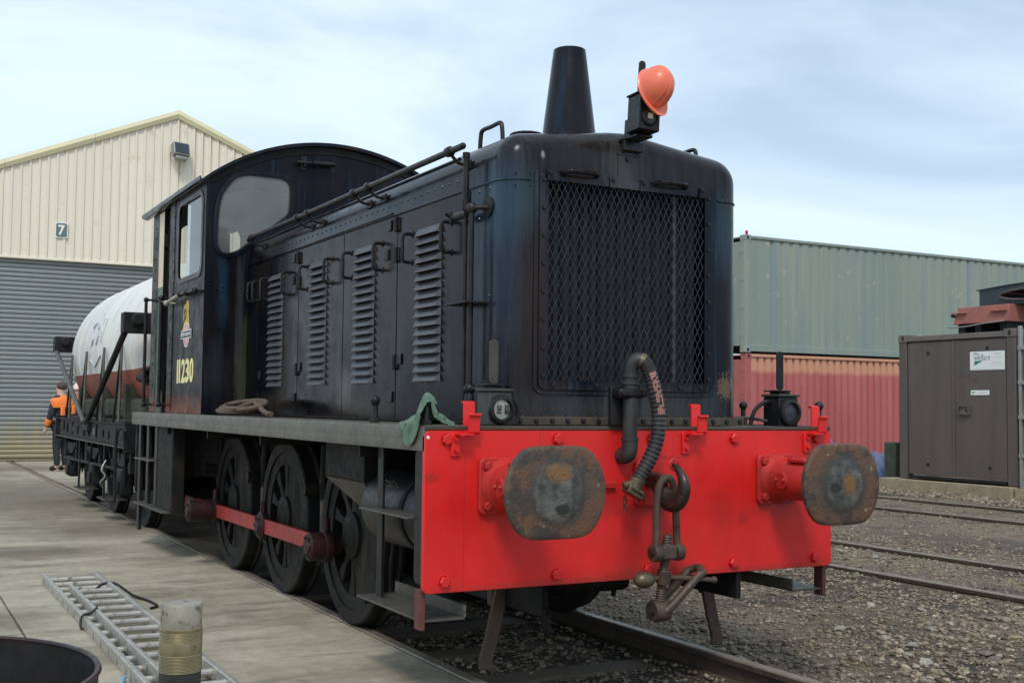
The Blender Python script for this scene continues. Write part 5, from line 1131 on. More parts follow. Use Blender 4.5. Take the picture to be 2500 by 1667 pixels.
    MB().box(*sorted((sx*1.00, sx*1.235)), 5.42, 6.72, .405, .417).build('step_tread', 'strut_grey', loco, .003)
    # guard irons
    gi = MB(); P0 = [(.615, .52), (.64, .40), (.68, .22), (.715, .10), (.715, .055)]
    L_ = [(sx*(a-.036), b_) for a, b_ in P0]; R_ = [(sx*(a+.036), b_) for a, b_ in P0]; gi.prism(L_+R_[::-1], 'y', .345, .370)
    gi.prism([(sx*.59, .50), (sx*.68, .50), (sx*.68, .36), (sx*.64, .33), (sx*.59, .40)], 'y', .371, .42); gi.build('guard_iron', 'rusty_iron', loco, .005)
    MB().tube([(sx*.80, 1.3, .70), (sx*.78, 1.42, .45), (sx*.76, 1.46, .16)], .016, 8).build('sand_delivery_pipe', 'black_dirty', loco)
mb = MB(); mb.cyl((-.42, .30, .50), (-.42, .30, .36), .022, n=10); mb.cyl((-.42, .30, .37), (-.42, .30, .24), .013, n=8); mb.sphere((-.42, .30, .36), .026, 10, 8); mb.box(-.41, -.385, .29, .31, .21, .31); mb.build('drain_cock', 'black_dirty', loco)
MB().box(-.12, .32, .60, 1.3, .34, .519).build('gear_sump', 'black_dirty', loco, .04)
MB().tube([(-.2, .5, .44), (.05, .9, .40), (.2, 1.3, .30)], .025, 8).build('brake_rod', 'black_dirty', loco)
MB().box(-.55, .55, 1.30, 1.36, .40, .46).build('brake_beam', 'black_dirty', loco)
obj('chalk_marks', text_mesh('A.C21.2', .24, .045, Matrix(((0, -.60, -.80, -.865-.205*.80-.001), (-1, 0, 0, .98), (0, .80, -.60*-1, .80+.205*.60+.001), (0, 0, 0, 1))), 'chalk_marks', .0003, -.02), 'chalk', loco)

# ================================================================== LOOSE THINGS ON THE LOCOMOTIVE
def marker_lamp(x, w, label, lit):
    t = thing('marker_lamp', (x, .095, 1.258), label, 'lamp', 'marker lamps on the buffer beam'); y0, y1 = .030, .160; z0, z1 = 1.259, 1.418; h = w/2
    MB().box(x-h, x+h, y0, y1, z0, z1).build('lamp_body', 'lamp_grey' if lit else 'black_iron', t, .006)
    MB().prism([(x-h-.008, z1+.0005), (x+h+.008, z1+.0005), (x+h+.008, z1+.014), (x-h-.008, z1+.014)], 'y', y0-.008, y1+.008).build('lid', 'lamp_grey', t, .004)
    MB().box(x-h*.55, x+h*.55, y0+.03, y1-.02, z1+.0145, z1+.027).build('vent_neck', 'flat_black', t)
    MB().box(x-h-.004, x+h*.45, y0+.01, y1-.005, z1+.0275, z1+.036).build('vent_cap', 'black_iron', t, .004)
    mb = MB(); P = rrect(-.024, .024, 0, .212, .020, 5); mb.prism([(x-.006+a, z1+.036+b_) for a, b_ in P], 'y', y0+.060, y0+.068); mb.build('carrying_stem', 'lamp_grey' if lit else 'black_iron', t, .002)
    c = (x, 0, 1.334); rr_ = .064 if w > .12 else .060
    be = MB().lathe([(rr_+.008, y0-.0005), (rr_+.010, y0-.012), (rr_+.004, y0-.026), (rr_-.010, y0-.030), (rr_-.014, y0-.020), (rr_-.014, y0-.0005)], c, 'y', 32, closed=True).build('bezel', 'black_iron', t)
    if lit:
        MB().lathe([(.0001, y0-.006), (rr_-.014, y0-.006)], c, 'y', 28).build('reflector', 'white_lens', be)
        b = MB(); b.lathe([(.0001, .030), (.009, .028), (.013, .018), (.010, .006), (.007, 0), (.0001, 0)], (x-.012, y0-.012, 1.327), 'z', 12); b.box(x-.024, x-.000, y0-.012, y0-.007, 1.314, 1.323); b.build('bulb', 'steel_worn', be)
        MB().box(x+.018, x+.040, y0-.011, y0-.0065, 1.312, 1.356).build('reflector_edge', 'strut_grey', be)
        MB().lathe([(.0001, y0-.020), (rr_-.0145, y0-.017)], c, 'y', 28).build('lens', 'lamp_glass', be)
    else: MB().lathe([(.0001, y0-.018), (rr_-.0145, y0-.010)], c, 'y', 28).build('lens', 'blue_black', be)
    return t
lm = marker_lamp(-.820, .120, 'black marker lamp with a white lens on the left of the footplate', True)
MB().tube(catmull([(-.757, .10, 1.392), (-.715, .10, 1.378), (-.690, .10, 1.335), (-.692, .10, 1.285), (-.715, .10, 1.265), (-.757, .10, 1.266)], 5), .009, 8).build('side_handle', 'black_iron', lm)
lm = marker_lamp(.945, .134, 'black marker lamp with a dark lens on the right of the footplate', False)
MB().tube(catmull([(.876, .10, 1.392), (.83, .10, 1.385), (.775, .11, 1.34), (.755, .12, 1.262)], 5), .012, 8).build('side_handle', 'black_iron', lm)
MB().tube(catmull([(.72, .2, 1.30), (.80, .17, 1.30), (.90, .12, 1.28), (.93, .10, 1.262)], 5), .009, 8).build('lamp_lead', 'rubber', loco)

hl = thing('headlamp', (-.03, .01, 2.73), 'black box headlamp on a bracket above the radiator', 'lamp')
Mh = T(-.032, .015, 2.742) @ Matrix.Rotation(R(-4), 4, 'Z') @ Matrix.Rotation(R(3), 4, 'Y')
MB().box(-.060, .060, -.068, .060, 0, .185, Mh).build('lamp_body', 'black_iron', hl, .006)
MB().box(-.068, .066, -.074, .066, .1855, .196, Mh).build('lid', 'black_iron', hl, .004)
MB().box(-.040, .040, -.040, .040, .1965, .212, Mh).build('vent_cap', 'black_iron', hl, .006)
MB().box(-.040, .045, .061, .120, -.01, .085, Mh).build('mounting_box', 'black_iron', hl, .004)
mb = MB(); P = rrect(-.034, .004, .20, .375, .018, 5); mb.prism(P, 'y', .006, .016); mb.v = [tuple(Mh @ Vector(p)) for p in mb.v]; mb.build('carrying_stem', 'black_iron', hl, .002)
mb = MB().lathe([(.050, -.069), (.050, -.078), (.040, -.082), (.038, -.070)], (0, 0, .072), 'y', 28, closed=True); mb.v = [tuple(Mh @ Vector(p)) for p in mb.v]; be = mb.build('bezel', 'black_iron', hl)
mb = MB().lathe([(.0001, -.073), (.039, -.071)], (0, 0, .072), 'y', 24); mb.v = [tuple(Mh @ Vector(p)) for p in mb.v]; mb.build('lens', 'steel_worn', be)
MB().box(-.016, .012, -.078, -.0735, .058, .085, Mh).build('bulb', 'white_lens', be)
MB().box(-.070, .030, .01, YF+.10, 2.722, 2.738).build('lamp_shelf', 'black_paint', loco, .004)
MB().box(-.070, .050, YF-.040, YF-.009, 2.672, 2.7215).build('shelf_gusset', 'black_paint', loco, .003)

# hard hat hung over the lamp: crown forwards, peak down
hat = thing('hard_hat', (-.01, -.07, 2.93), 'orange hard hat hung on the headlamp stem', 'hard hat')
def hat_shell():
    n, m = 96, 18; v = [(0, -.138, .010)]; f = []
    for j in range(1, m+1):
        th = math.pi/2*j/m
        for i in range(n):
            ph = 2*math.pi*i/n; cx, cz = math.sin(ph), math.cos(ph); ridge = .0055*math.exp(-(cx/.15)**4)*(math.sin(th)**.4)+.0035*(math.exp(-((abs(cx)-.42)/.06)**2))*math.sin(th)
            k = math.sin(th)**.92; r_ = 1+ridge/.1
            v.append((.105*k*cx*r_, -.138*math.cos(th)*r_, .128*k*cz*r_+.010*math.cos(th)))
    def ring(off, y, pk, pky):
        for i in range(n):
            ph = 2*math.pi*i/n; cx, cz = math.sin(ph), math.cos(ph); w = max(0, -cz)**2.2
            v.append((.105*cx*(1+off/.105)*(1+.02*w), y-pky*w, .128*cz*(1+off/.128)-pk*w))
    ring(.004, .012, 0, 0); ring(.012, .018, .030, .010); ring(.015, .020, .056, .026); ring(.013, .024, .054, .020)
    f += [(0, 1+i, 1+(i+1) % n) for i in range(n)]
    for j in range(m+3): f += [(1+j*n+i, 1+j*n+(i+1) % n, 1+(j+1)*n+(i+1) % n, 1+(j+1)*n+i) for i in range(n)]
    return MB().add(v, f)
Mc = T(-.030, -.085, 2.950) @ Matrix.Rotation(R(-14), 4, 'X') @ Matrix.Rotation(R(10), 4, 'Z') @ Matrix.Rotation(R(-6), 4, 'Y') @ Matrix.Diagonal((.80, .80, .76, 1))
hs = hat_shell(); hs.v = [tuple(Mc @ Vector(p)) for p in hs.v]; o = hs.build('shell', 'helmet', hat); sm = o.modifiers.new('thick', 'SOLIDIFY'); sm.thickness = .003; sm.offset = 1
mb = MB()
for a in (-1, 1): mb.tube([Mc @ Vector(p) for p in ((a*.10, .012, .02), (a*.095, .03, -.02), (a*.10, .015, -.06))], .006, 6)
mb.build('chin_strap', 'strut_grey', hat)
mb = MB(); mb.tube([Mc @ Vector((.088*math.sin(2*math.pi*i/20), .006, .108*math.cos(2*math.pi*i/20))) for i in range(20)], .009, 6, closed=True); mb.build('headband', 'strut_grey', hat)

# green rag: a square of cloth settled over the corner knob
def rag(N=52, h=.0088, steps=70):
    r_ = np.random.default_rng(4); u = (np.arange(N)-(N-1)/2)*h; gx_, gy_ = np.meshgrid(u, u, indexing='ij')
    ang = .62; P = np.stack([gx_*math.cos(ang)-gy_*math.sin(ang), gx_*math.sin(ang)+gy_*math.cos(ang), 0*gx_], -1)
    un, vn = gx_/u[-1], gy_/u[-1]; D0 = np.stack([un*np.sqrt(1-.42*vn**2), vn*np.sqrt(1-.42*un**2), 0*un], -1)*u[-1]; R0 = D0.copy()
    P = np.stack([D0[..., 0]*math.cos(ang)-D0[..., 1]*math.sin(ang), D0[..., 0]*math.sin(ang)+D0[..., 1]*math.cos(ang), 0*un], -1)
    P[..., 0] *= .46; P[..., 1] *= .60; P += np.array([-1.140, .150, 1.43])
    w = [(r_.normal(size=2)*34, r_.uniform(0, 6.28)) for _ in range(8)]; P[..., 2] += sum(.020*np.sin(a[0]*gx_+a[1]*gy_+p) for a, p in w)+r_.normal(size=(N, N))*.002
    Q = P.copy(); dt2 = 9.8*(1/60)**2*.6
    links = [((0, 1), h), ((1, 0), h), ((1, 1), h*1.4142), ((1, -1), h*1.4142), ((0, 3), h*3), ((3, 0), h*3)]
    def sl(n, d, k, step):   # index slices for the pair (i, i+d), every `step`-th start
        a = slice(k, n-d, step); return a, slice(k+d, n, step)
    knob_ = np.array([-1.185, .06])
    for it in range(steps):
        V = (P-Q)*.93; Q = P.copy(); P = P+V; P[..., 2] -= dt2
        for _ in range(9):
            for (di, dj), L0 in links:
                for k in range(2):
                    if di and dj:
                        i0 = np.arange(k, N-1, 2); sa_, sb_ = slice(0 if dj > 0 else 1, N-1 if dj > 0 else N), slice(1 if dj > 0 else 0, N if dj > 0 else N-1); A_ = P[i0][:, sa_]; B_ = P[i0+1][:, sb_]; L0 = np.linalg.norm(R0[i0+1][:, sb_]-R0[i0][:, sa_], axis=-1, keepdims=True)
                        D = B_-A_; Ln = np.linalg.norm(D, axis=-1, keepdims=True)+1e-9; c_ = D*(1-L0/Ln)*.5*.35
                        P[i0, (0 if dj > 0 else 1):(N-1 if dj > 0 else N)] += c_; P[i0+1, (1 if dj > 0 else 0):(N if dj > 0 else N-1)] -= c_
                    else:
                        s_ = max(di, dj)
                        for ph in range(s_ if s_ > 1 else 1):
                            i0 = np.arange(k*s_+ph, N-s_, 2*s_)
                            if not len(i0): continue
                            Ax = P if di else P.swapaxes(0, 1)
                            Rx = R0 if di else R0.swapaxes(0, 1); L0 = np.linalg.norm(Rx[i0+s_]-Rx[i0], axis=-1, keepdims=True); A_, B_ = Ax[i0], Ax[i0+s_]; D = B_-A_; Ln = np.linalg.norm(D, axis=-1, keepdims=True)+1e-9
                            st_ = .5 if s_ == 1 else .04; c_ = D*(1-L0/Ln)*st_; Ax[i0] += c_; Ax[i0+s_] -= c_
        # footplate corner with the knob standing on it
        x, y, z = P[..., 0], P[..., 1], P[..., 2]
        top = 1.266+.140*np.exp(-(((x+1.185)**2+(y-.06)**2)/.042**2))+.045*np.exp(-(((x+1.10)**2+(y-.12)**2)/.03**2))+.035*np.exp(-(((x+1.17)**2+(y-.22)**2)/.035**2))
        ins = (x > -1.226) & (y > -.008) & (z < top)
        side = ins & (np.minimum(x+1.226, y+.008) < .012) & (top-z > .03)
        m = ins & ~side; Qm = Q[m].copy(); Pm = P[m]; Pm[:, :2] = Qm[:, :2]+(Pm[:, :2]-Qm[:, :2])*.2; Pm[:, 2] = top[m]; P[m] = Pm; Q[m] = Pm
        m = side & (x+1.226 < y+.008); P[m, 0] = -1.226; m = side & (x+1.226 >= y+.008); P[m, 1] = -.008
        # lamp iron beside it
        m = (P[..., 0] > -1.032) & (P[..., 1] < .06); P[m, 0] = -1.032
    f = [(i*N+j, (i+1)*N+j, (i+1)*N+j+1, i*N+j+1) for i in range(N-1) for j in range(N-1)]
    return MB().add([tuple(p) for p in P.reshape(-1, 3)], f)
cl_ = obj('cleaning_rag', rag().mesh('cleaning_rag', 180, merge=False), 'rag'); tag(cl_, 'green cleaning rag draped over the left front corner of the footplate', 'rag')
sm = cl_.modifiers.new('smooth', 'SUBSURF'); sm.levels = 1; sm.render_levels = 1
sm = cl_.modifiers.new('thick', 'SOLIDIFY'); sm.thickness = .006; sm.offset = 1

# coil of rope on the footplate by the cab
pts = []
for k in range(0, 58):
    a = 2.3+2*math.pi*k/26; le = math.cos(a); tn = k/58
    pts.append((-1.00+.105*le, 3.90-.16*tn+(.50-.06*tn)*math.sin(a), 1.283+.014*(k/26)+.066*(le+1)/2))
pts += [(-.98, 3.62, 1.36), (-.99, 3.45, 1.335), (-1.02, 3.22, 1.30), (-1.05, 3.02, 1.283), (-1.06, 2.9, 1.282)]
tag(MB().tube(catmull(pts, 3), .0185, 10).build('rope_coil', 'rope'), 'coil of thick brown rope lying on the footplate before the cab', 'rope')

# ================================================================== TANK WAGON
tw = thing('tank_wagon', (0, 10.4, 0), 'white and red milk tank wagon coupled behind the shunter', 'wagon')
TZ, TR, TY0, TY1 = 1.99, 1.01, 8.05, 12.78
for sx in (-1, 1):
    MB().box(*sorted((sx*1.10, sx*1.04)), 7.78, 13.02, .885, 1.115).build('solebar', 'wagon_black', tw, .006)
    MB().box(*sorted((sx*1.135, sx*1.02)), 7.78, 13.02, 1.1155, 1.13).build('solebar_flange', 'wagon_black', tw)
    MB().box(*sorted((sx*1.15, sx*1.02)), 7.78, 13.02, .872, .8845).build('solebar_flange', 'strut_grey', tw)
for y in (7.74, 13.02): MB().box(-1.15, 1.15, y, y+.04, .83, 1.16).build('headstock', 'wagon_black', tw, .008)
MB().box(-1.02, 1.02, 7.8, 13.0, 1.131, 1.16).build('deck', 'wagon_moss', tw)
A = R(106)
def tank_part(a0, a1, m, name):
    pr = [(.0001, TY0-.20), (.35, TY0-.18), (.65, TY0-.10), (.88, TY0-.02), (.98, TY0+.05), (TR, TY0+.13), (TR, TY1-.13), (.98, TY1-.05), (.88, TY1+.02), (.65, TY1+.10), (.35, TY1+.18), (.0001, TY1+.20)]
    return MB().lathe(pr, (0, 0, TZ), 'y', 48, a0=a0, a1=a1).build(name, m, tw)
tk = tank_part(-A, A, 'tank_white', 'tank'); tl = tank_part(A, 2*math.pi-A, 'tank_red', 'tank_lower')
for k in range(9):
    y = TY0+.30+k*.515
    MB().lathe([(TR-.002, y-.014), (TR+.006, y-.011), (TR+.006, y+.011), (TR-.002, y+.014)], (0, 0, TZ), 'y', 48, a0=-A, a1=A).build('seam_band', 'tank_white', tk)
    MB().lathe([(TR-.002, y-.014), (TR+.006, y-.011), (TR+.006, y+.011), (TR-.002, y+.014)], (0, 0, TZ), 'y', 24, a0=A, a1=2*math.pi-A).build('seam_band', 'tank_red', tl)
# faded blue lettering, only traces left
def tank_pt(y, z, o=.008):
    y -= .75; z -= .12
    return (-math.sqrt((TR+o)**2-(z-TZ)**2), y, z)
mb = MB()
for st_ in ([(11.55, 2.45), (11.70, 2.50), (11.80, 2.42), (11.70, 2.33), (11.58, 2.27), (11.68, 2.18), (11.85, 2.22)], [(11.42, 2.40), (11.30, 2.42), (11.25, 2.30), (11.33, 2.20), (11.45, 2.24)], [(11.15, 2.52), (11.17, 2.18)], [(11.05, 2.35), (11.05, 2.20)], [(10.92, 2.50), (10.94, 2.20)], [(11.95, 2.05), (11.45, 1.92), (10.95, 2.05)], [(11.95, 2.08), (11.95, 2.50)], [(11.48, 2.60), (11.45, 1.95)]):
    mb.tube([tank_pt(a, b_) for a, b_ in st_], .012, 4)
mb.build('faded_lettering', 'logo_blue', tk, kind='stuff')
mb = MB(); mb.lathe([(.0001, 3.16), (.20, 3.15), (.25, 3.11), (.25, 2.98)], (0, 10.4, -.03), 'z', 24); mb.build('manhole', 'tank_white', tw)
MB().tube([(-.25, 9.9, 3.02), (-.26, 9.95, 3.12), (-.24, 10.1, 3.16), (-.15, 10.4, 3.15)], .012, 6).build('vent_pipe', 'wagon_black', tw)
# cradle, end beams, struts and tie rods
MB().box(-.93, .93, 8.1, 12.8, 1.161, 1.40).build('cradle', 'wagon_moss', tw, .05)
for y in (8.7, 10.4, 12.1): MB().prism([(-.98, 1.161), (.98, 1.161), (.98, 1.56), (.60, 1.43), (0, 1.30), (-.60, 1.43), (-.98, 1.56)], 'y', y-.06, y+.06).build('saddle', 'wagon_moss', tw)
for y0, y1 in ((7.66, 7.84), (12.98, 13.20)):
    eb = MB().box(-1.20, 1.20, y0, y1, 2.07, 2.285).build('end_beam', 'wagon_black', tw, .012)
    for sx in (-1, 1): MB().lathe([(.0001, 0), (.05, 0), (.07, .02), (.05, .04)], (sx*1.06, y0-.05, 2.21), 'y', 14).build('boss', 'wagon_black', eb)
for sx in (-1, 1):
    MB().cyl((sx*1.16, 7.80, 2.08), (sx*1.14, 10.30, 1.10), .034, n=12).build('diagonal_strut', 'wagon_black', tw)
    MB().cyl((sx*1.17, 13.05, 2.08), (sx*1.14, 10.50, 1.10), .030, n=12).build('diagonal_strut', 'strut_grey', tw)
    MB().box(*sorted((sx*1.07, sx*1.15)), 10.18, 10.62, .99, 1.14).build('strut_foot', 'wagon_black', tw, .02)
    for y in (8.60, 9.75, 11.10, 12.35):
        MB().cyl((sx*1.08, y-.12, 1.13), (sx*1.04, y+.02, 2.0), .016, n=8).build('tie_rod', 'strut_grey', tw)
        MB().cyl((sx*1.08, y+.20, 1.13), (sx*1.04, y+.02, 2.0), .014, n=8).build('tie_rod', 'wagon_black', tw)
# running gear
def wagon_wheel(x, y, sg_):
    s = -sg_; r = .50
    MB().lathe([(.0001, x+s*.01), (.12, x), (.15, x+s*.04), (.38, x+s*.05), (.42, x), (r-.01, x), (r, x+s*.01), (r+.004, x+s*.09), (r+.026, x+s*.10), (r+.026, x+s*.13), (.0001, x+s*.13)], (0, y, r), 'x', 40).build('wheel', 'wagon_black', tw)
for y in (8.42, 10.30, 12.18):
    MB().cyl((-.95, y, .50), (.95, y, .50), .06, n=12).build('axle', 'wagon_black', tw)
    for sx in (-1, 1):
        wagon_wheel(sx*.80, y, sx)
        X0, X1 = sorted((sx*.93, sx*1.08))
        ab = MB().box(X0, X1, y-.13, y+.13, .34, .62).build('axle_box', 'wagon_black', tw, .03)
        MB().box(*sorted((sx*1.08, sx*1.105)), y-.10, y+.10, .36, .50).build('axle_box_lid', 'wagon_black', ab, .02)
        for k in range(6):
            MB().box(*sorted((sx*.955, sx*1.055)), y-.48+.065*k, y+.48-.065*k, .80-.024*k-.022, .80-.024*k).build('leaf_spring', 'wagon_black', tw)
        for dy in (-.5, .5):
            MB().box(*sorted((sx*.96, sx*1.05)), y+dy-.03, y+dy+.03, .70, .885).build('spring_hanger', 'wagon_black', tw, .005)
            MB().box(*sorted((sx*.955, sx*1.06)), y+dy-.05, y+dy+.05, .60, .72).build('spring_shoe', 'wagon_black', tw, .01)
        MB().prism([(y-.32, .884), (y-.20, .40), (y-.15, .40), (y-.15, .70), (y+.15, .70), (y+.15, .40), (y+.20, .40), (y+.32, .884)], 'x', *sorted((sx*.915, sx*.928))).build('axle_guard', 'wagon_black', tw)
    MB().box(-1.0, 1.0, y+.68, y+.72, .42, .50).build('brake_cross_rod', 'wagon_black', tw)
for sx in (-1, 1):
    for y in (9.35, 11.25): MB().box(*sorted((sx*.86, sx*1.10)), y-.28, y+.28, .235, .25).build('foot_board', 'strut_grey', tw); MB().box(*sorted((sx*1.06, sx*1.08)), y-.03, y+.03, .25, .875).build('board_hanger', 'wagon_black', tw)
    MB().tube(catmull([(sx*1.17, 7.50, 1.05), (sx*1.18, 7.6, 1.10), (sx*1.18, 7.9, 1.05), (sx*1.18, 8.0, .9), (sx*1.18, 8.0, .30)], 5), .016, 8).build('brake_lever', 'wagon_black', tw)
    MB().lathe([(.12, 7.74), (.10, 7.70), (.095, 7.60), (.07, 7.60), (.07, 7.52), (.19, 7.51), (.20, 7.495), (.0001, 7.48)], (sx*.82, 0, .982), 'y', 28).build('buffer', 'wagon_black', tw)
    MB().lathe([(.12, 13.06), (.10, 13.1), (.095, 13.32), (.07, 13.32), (.07, 13.44), (.2, 13.46), (.0001, 13.49)], (sx*.82, 0, .982), 'y', 24).build('buffer', 'wagon_black', tw)
rq = random.Random(5)
for sx in (-1, 1):
    for k in range(11):
        y = 8.0+.46*k+rq.uniform(-.1, .1); MB().box(*sorted((sx*1.101, sx*1.118)), y-.035, y+.035, .93+rq.uniform(0, .03), 1.06+rq.uniform(-.03, .03)).build('solebar_bracket', 'wagon_black', tw, .006)
        MB().cyl((sx*(1.0+rq.uniform(0, .08)), y, .87), (sx*(1.0+rq.uniform(0, .08)), y+rq.uniform(-.12, .12), rq.uniform(.45, .70)), .014, n=8).build('brake_link', 'wagon_black', tw)
    for y in (9.1, 11.0): MB().tube(catmull([(sx*.98, y-.22, .87), (sx*1.0, y-.12, .60), (sx*1.02, y, .50), (sx*1.0, y+.12, .60), (sx*.98, y+.22, .87)], 4), .018, 8).build('v_hanger', 'wagon_black', tw)
    MB().cyl((sx*1.05, 8.2, .62), (sx*1.07, 12.6, .58), .020, n=8).build('brake_lever_rod', 'wagon_black', tw)
    for y in (9.95, 11.7): MB().box(*sorted((sx*1.101, sx*1.107)), y-.10, y+.10, .96, 1.04).build('number_plate', 'strut_grey', tw)
    MB().box(*sorted((sx*.40, sx*.85)), 9.2, 9.6, .45, .85).build('vacuum_cylinder', 'wagon_black', tw, .08)
MB().tube(catmull([(-.55, 7.85, 1.1), (-.62, 7.82, 1.6), (-.70, 7.80, 1.80), (-.85, 7.78, 1.70), (-.80, 7.6, 1.45), (-.6, 7.4, 1.28)], 6), .035, 10).build('vacuum_hose', 'wagon_black', tw)
MB().lathe([(.075, 7.50), (.095, 7.50), (.095, 7.62), (.06, 7.68), (.05, 8.1)], (-.93, 0, 1.62), 'y', 20).build('tank_outlet', 'wagon_black', tw)
mb = MB(); mb.tube(catmull([(-1.12, 8.95, .70), (-1.17, 8.92, .60), (-1.13, 8.90, .53), (-1.18, 8.90, .46), (-1.15, 8.94, .40)], 5), .009, 6)
tag(mb.build('paper_scrap', 'grey_galv'), 'pale twisted strip of plastic caught on the tank wagon underframe', 'scrap')

# ================================================================== PEOPLE
def skin(name, nodes, edges, m, parent, M, sub=2):
    keys = list(nodes); me = bpy.data.meshes.new(name)
    me.from_pydata([nodes[k][0] for k in keys], [(keys.index(a), keys.index(b_)) for a, b_ in edges], [])
    o = obj(name, me, None, parent, 0, M); me.materials.append(MATS[m])
    md = o.modifiers.new('skin', 'SKIN'); md.use_smooth_shade = True
    for i, k in enumerate(keys):
        r_ = nodes[k][1]; sv_ = me.skin_vertices[0].data[i]; sv_.radius = (r_, r_) if not isinstance(r_, tuple) else r_
        sv_.use_root = (i == 0)
    ss = o.modifiers.new('sub', 'SUBSURF'); ss.levels = sub; ss.render_levels = sub
    return o
def person(label, loc, head_deg, clothes, hs_=1.0, pose=None, group=None):
    """local frame: y forward, x to the figure's right, z up; about 1.70 m tall"""
    root = thing('person', loc, label, 'person', group)
    M = T(*loc) @ Matrix.Rotation(R(head_deg), 4, 'Z') @ Matrix.Diagonal((hs_, hs_, hs_, 1))
    J = dict(pelvis=((0, 0, .95), (.155, .115)), waist=((0, .01, 1.08), (.14, .105)), chest=((0, .02, 1.27), (.165, .12)), neckb=((0, .02, 1.43), (.075, .07)), neck=((0, .035, 1.49), .055),
             skull0=((0, .05, 1.56), (.068, .075)), skull1=((0, .05, 1.64), (.074, .092)), skull2=((0, .045, 1.70), (.05, .062)), nose=((0, .142, 1.595), .014), chin=((0, .115, 1.535), .034))
    for s, n in ((-1, 'l'), (1, 'r')):
        a = (pose or {}).get(n, {})
        J['sh'+n] = ((s*.185, .02, 1.40), .062); J['el'+n] = (a.get('el', (s*.25, -.01, 1.12)), .048); J['wr'+n] = (a.get('wr', (s*.24, .12, .90)), .031)
        w = Vector(J['wr'+n][0]); d = (w-Vector(J['el'+n][0])).normalized(); side = Vector((0, 1, 0)) if abs(d.y) < .8 else Vector((0, 0, 1))
        J['pm'+n] = (tuple(w+d*.065), (.040, .018))
        for q in range(4): J['f%d%s' % (q, n)] = (tuple(w+d*(.13+(.02, .03, .025, 0)[q])+side*(.03-.02*q)), .009)
        J['th'+n] = (tuple(w+d*.07+side*.055), .010)
        J['hp'+n] = ((s*.095, 0, .90), .098); J['kn'+n] = ((s*.105, a.get('ky', .03), .50), .062); J['an'+n] = ((s*.11, a.get('ay', -.01), .09), .042); J['to'+n] = ((s*.125, a.get('ay', -.01)+.17, .035), .036)
    E_ = [('pelvis', 'waist'), ('waist', 'chest'), ('chest', 'neckb'), ('neckb', 'neck'), ('neck', 'skull0'), ('skull0', 'skull1'), ('skull1', 'skull2'), ('skull0', 'nose'), ('skull0', 'chin')]
    for n in 'lr':
        E_ += [('neckb', 'sh'+n), ('sh'+n, 'el'+n), ('el'+n, 'wr'+n), ('wr'+n, 'pm'+n), ('pm'+n, 'th'+n), ('pelvis', 'hp'+n), ('hp'+n, 'kn'+n), ('kn'+n, 'an'+n), ('an'+n, 'to'+n)]+[('pm'+n, 'f%d%s' % (q, n)) for q in range(4)]
    skin('body', J, E_, 'skin', root, M)
    def sub(keys, grow_, extra=None):
        return {k: (J[k][0], tuple(q+grow_ for q in J[k][1]) if isinstance(J[k][1], tuple) else J[k][1]+grow_) for k in keys}
    jk = sub(['chest', 'waist', 'pelvis', 'neckb']+[a+n for n in 'lr' for a in ('sh', 'el', 'wr')], .022)
    skin('jacket', jk, [('chest', 'waist'), ('waist', 'pelvis'), ('chest', 'neckb')]+[e for n in 'lr' for e in (('neckb', 'sh'+n), ('sh'+n, 'el'+n), ('el'+n, 'wr'+n))], clothes['jacket'], root, M)
    tr_ = sub(['pelvis']+[a+n for n in 'lr' for a in ('hp', 'kn', 'an')], .016)
    skin('trousers', tr_, [e for n in 'lr' for e in (('pelvis', 'hp'+n), ('hp'+n, 'kn'+n), ('kn'+n, 'an'+n))], clothes['trousers'], root, M)
    bt_ = {k: v_ for k, v_ in sub(['anl', 'tol', 'anr', 'tor'], .014).items()}
    for n in 'lr': skin('boot', {k: bt_[k] for k in ('an'+n, 'to'+n)}, [('an'+n, 'to'+n)], 'flat_black', root, M, 1)
    for n in 'lr':
        if clothes.get('cuff'):
            a, b_ = Vector(J['el'+n][0]), Vector(J['wr'+n][0]); q0 = a.lerp(b_, .15)
            skin('sleeve', {'a': (tuple(q0), .080), 'b': (tuple(a.lerp(b_, .6)), .070), 'c': (tuple(b_), .064)}, [('a', 'b'), ('b', 'c')], clothes['cuff'], root, M, 1)
    if clothes.get('yoke'):
        mb = MB(); rg_ = [(1.475, .085, .080, .02), (1.455, .150, .105, .02), (1.42, .245, .135, .015), (1.37, .275, .160, .01), (1.30, .268, .172, .01), (1.24, .255, .170, .01)]; n = 28
        v = [(a*math.cos(2*math.pi*i/n), c_+b_*math.sin(2*math.pi*i/n), z) for z, a, b_, c_ in rg_ for i in range(n)]
        mb.add([M @ Vector(p) for p in v], [(k*n+i, k*n+(i+1) % n, (k+1)*n+(i+1) % n, (k+1)*n+i) for k in range(len(rg_)-1) for i in range(n)]); mb.build('shoulder_yoke', clothes['yoke'], root)
        for xx in (-.14, .14): MB().box(xx-.045, xx+.045, -.165, -.110, .96, 1.28, M).build('vest_strap', clothes['yoke'], root, .02)
    return root, M
p1, M1 = person('person in navy jacket with orange shoulders and sleeves, standing beyond the tank wagon', (-.20, 19.65, .0), 40,
                dict(jacket='navy', trousers='trouser', yoke='hivis', cuff='hivis'), 1.0, {'l': {'el': (-.22, .08, 1.10), 'wr': (-.20, .20, .86)}, 'r': {'el': (.24, .10, 1.12), 'wr': (.16, .26, .95)}})
mb = MB().sphere((0, .030, 1.665), .098, 18, 12, (.95, 1.12, .95)); mb.v = [tuple(M1 @ Vector((p[0], p[1] if p[1] < .10 or p[2] > 1.69 else .10-(p[1]-.10)*.3, max(p[2], 1.60-.25*min(0, p[1]-.02) if p[1] > .02 else 1.545)))) for p in mb.v]; mb.build('hair', 'hair', p1)
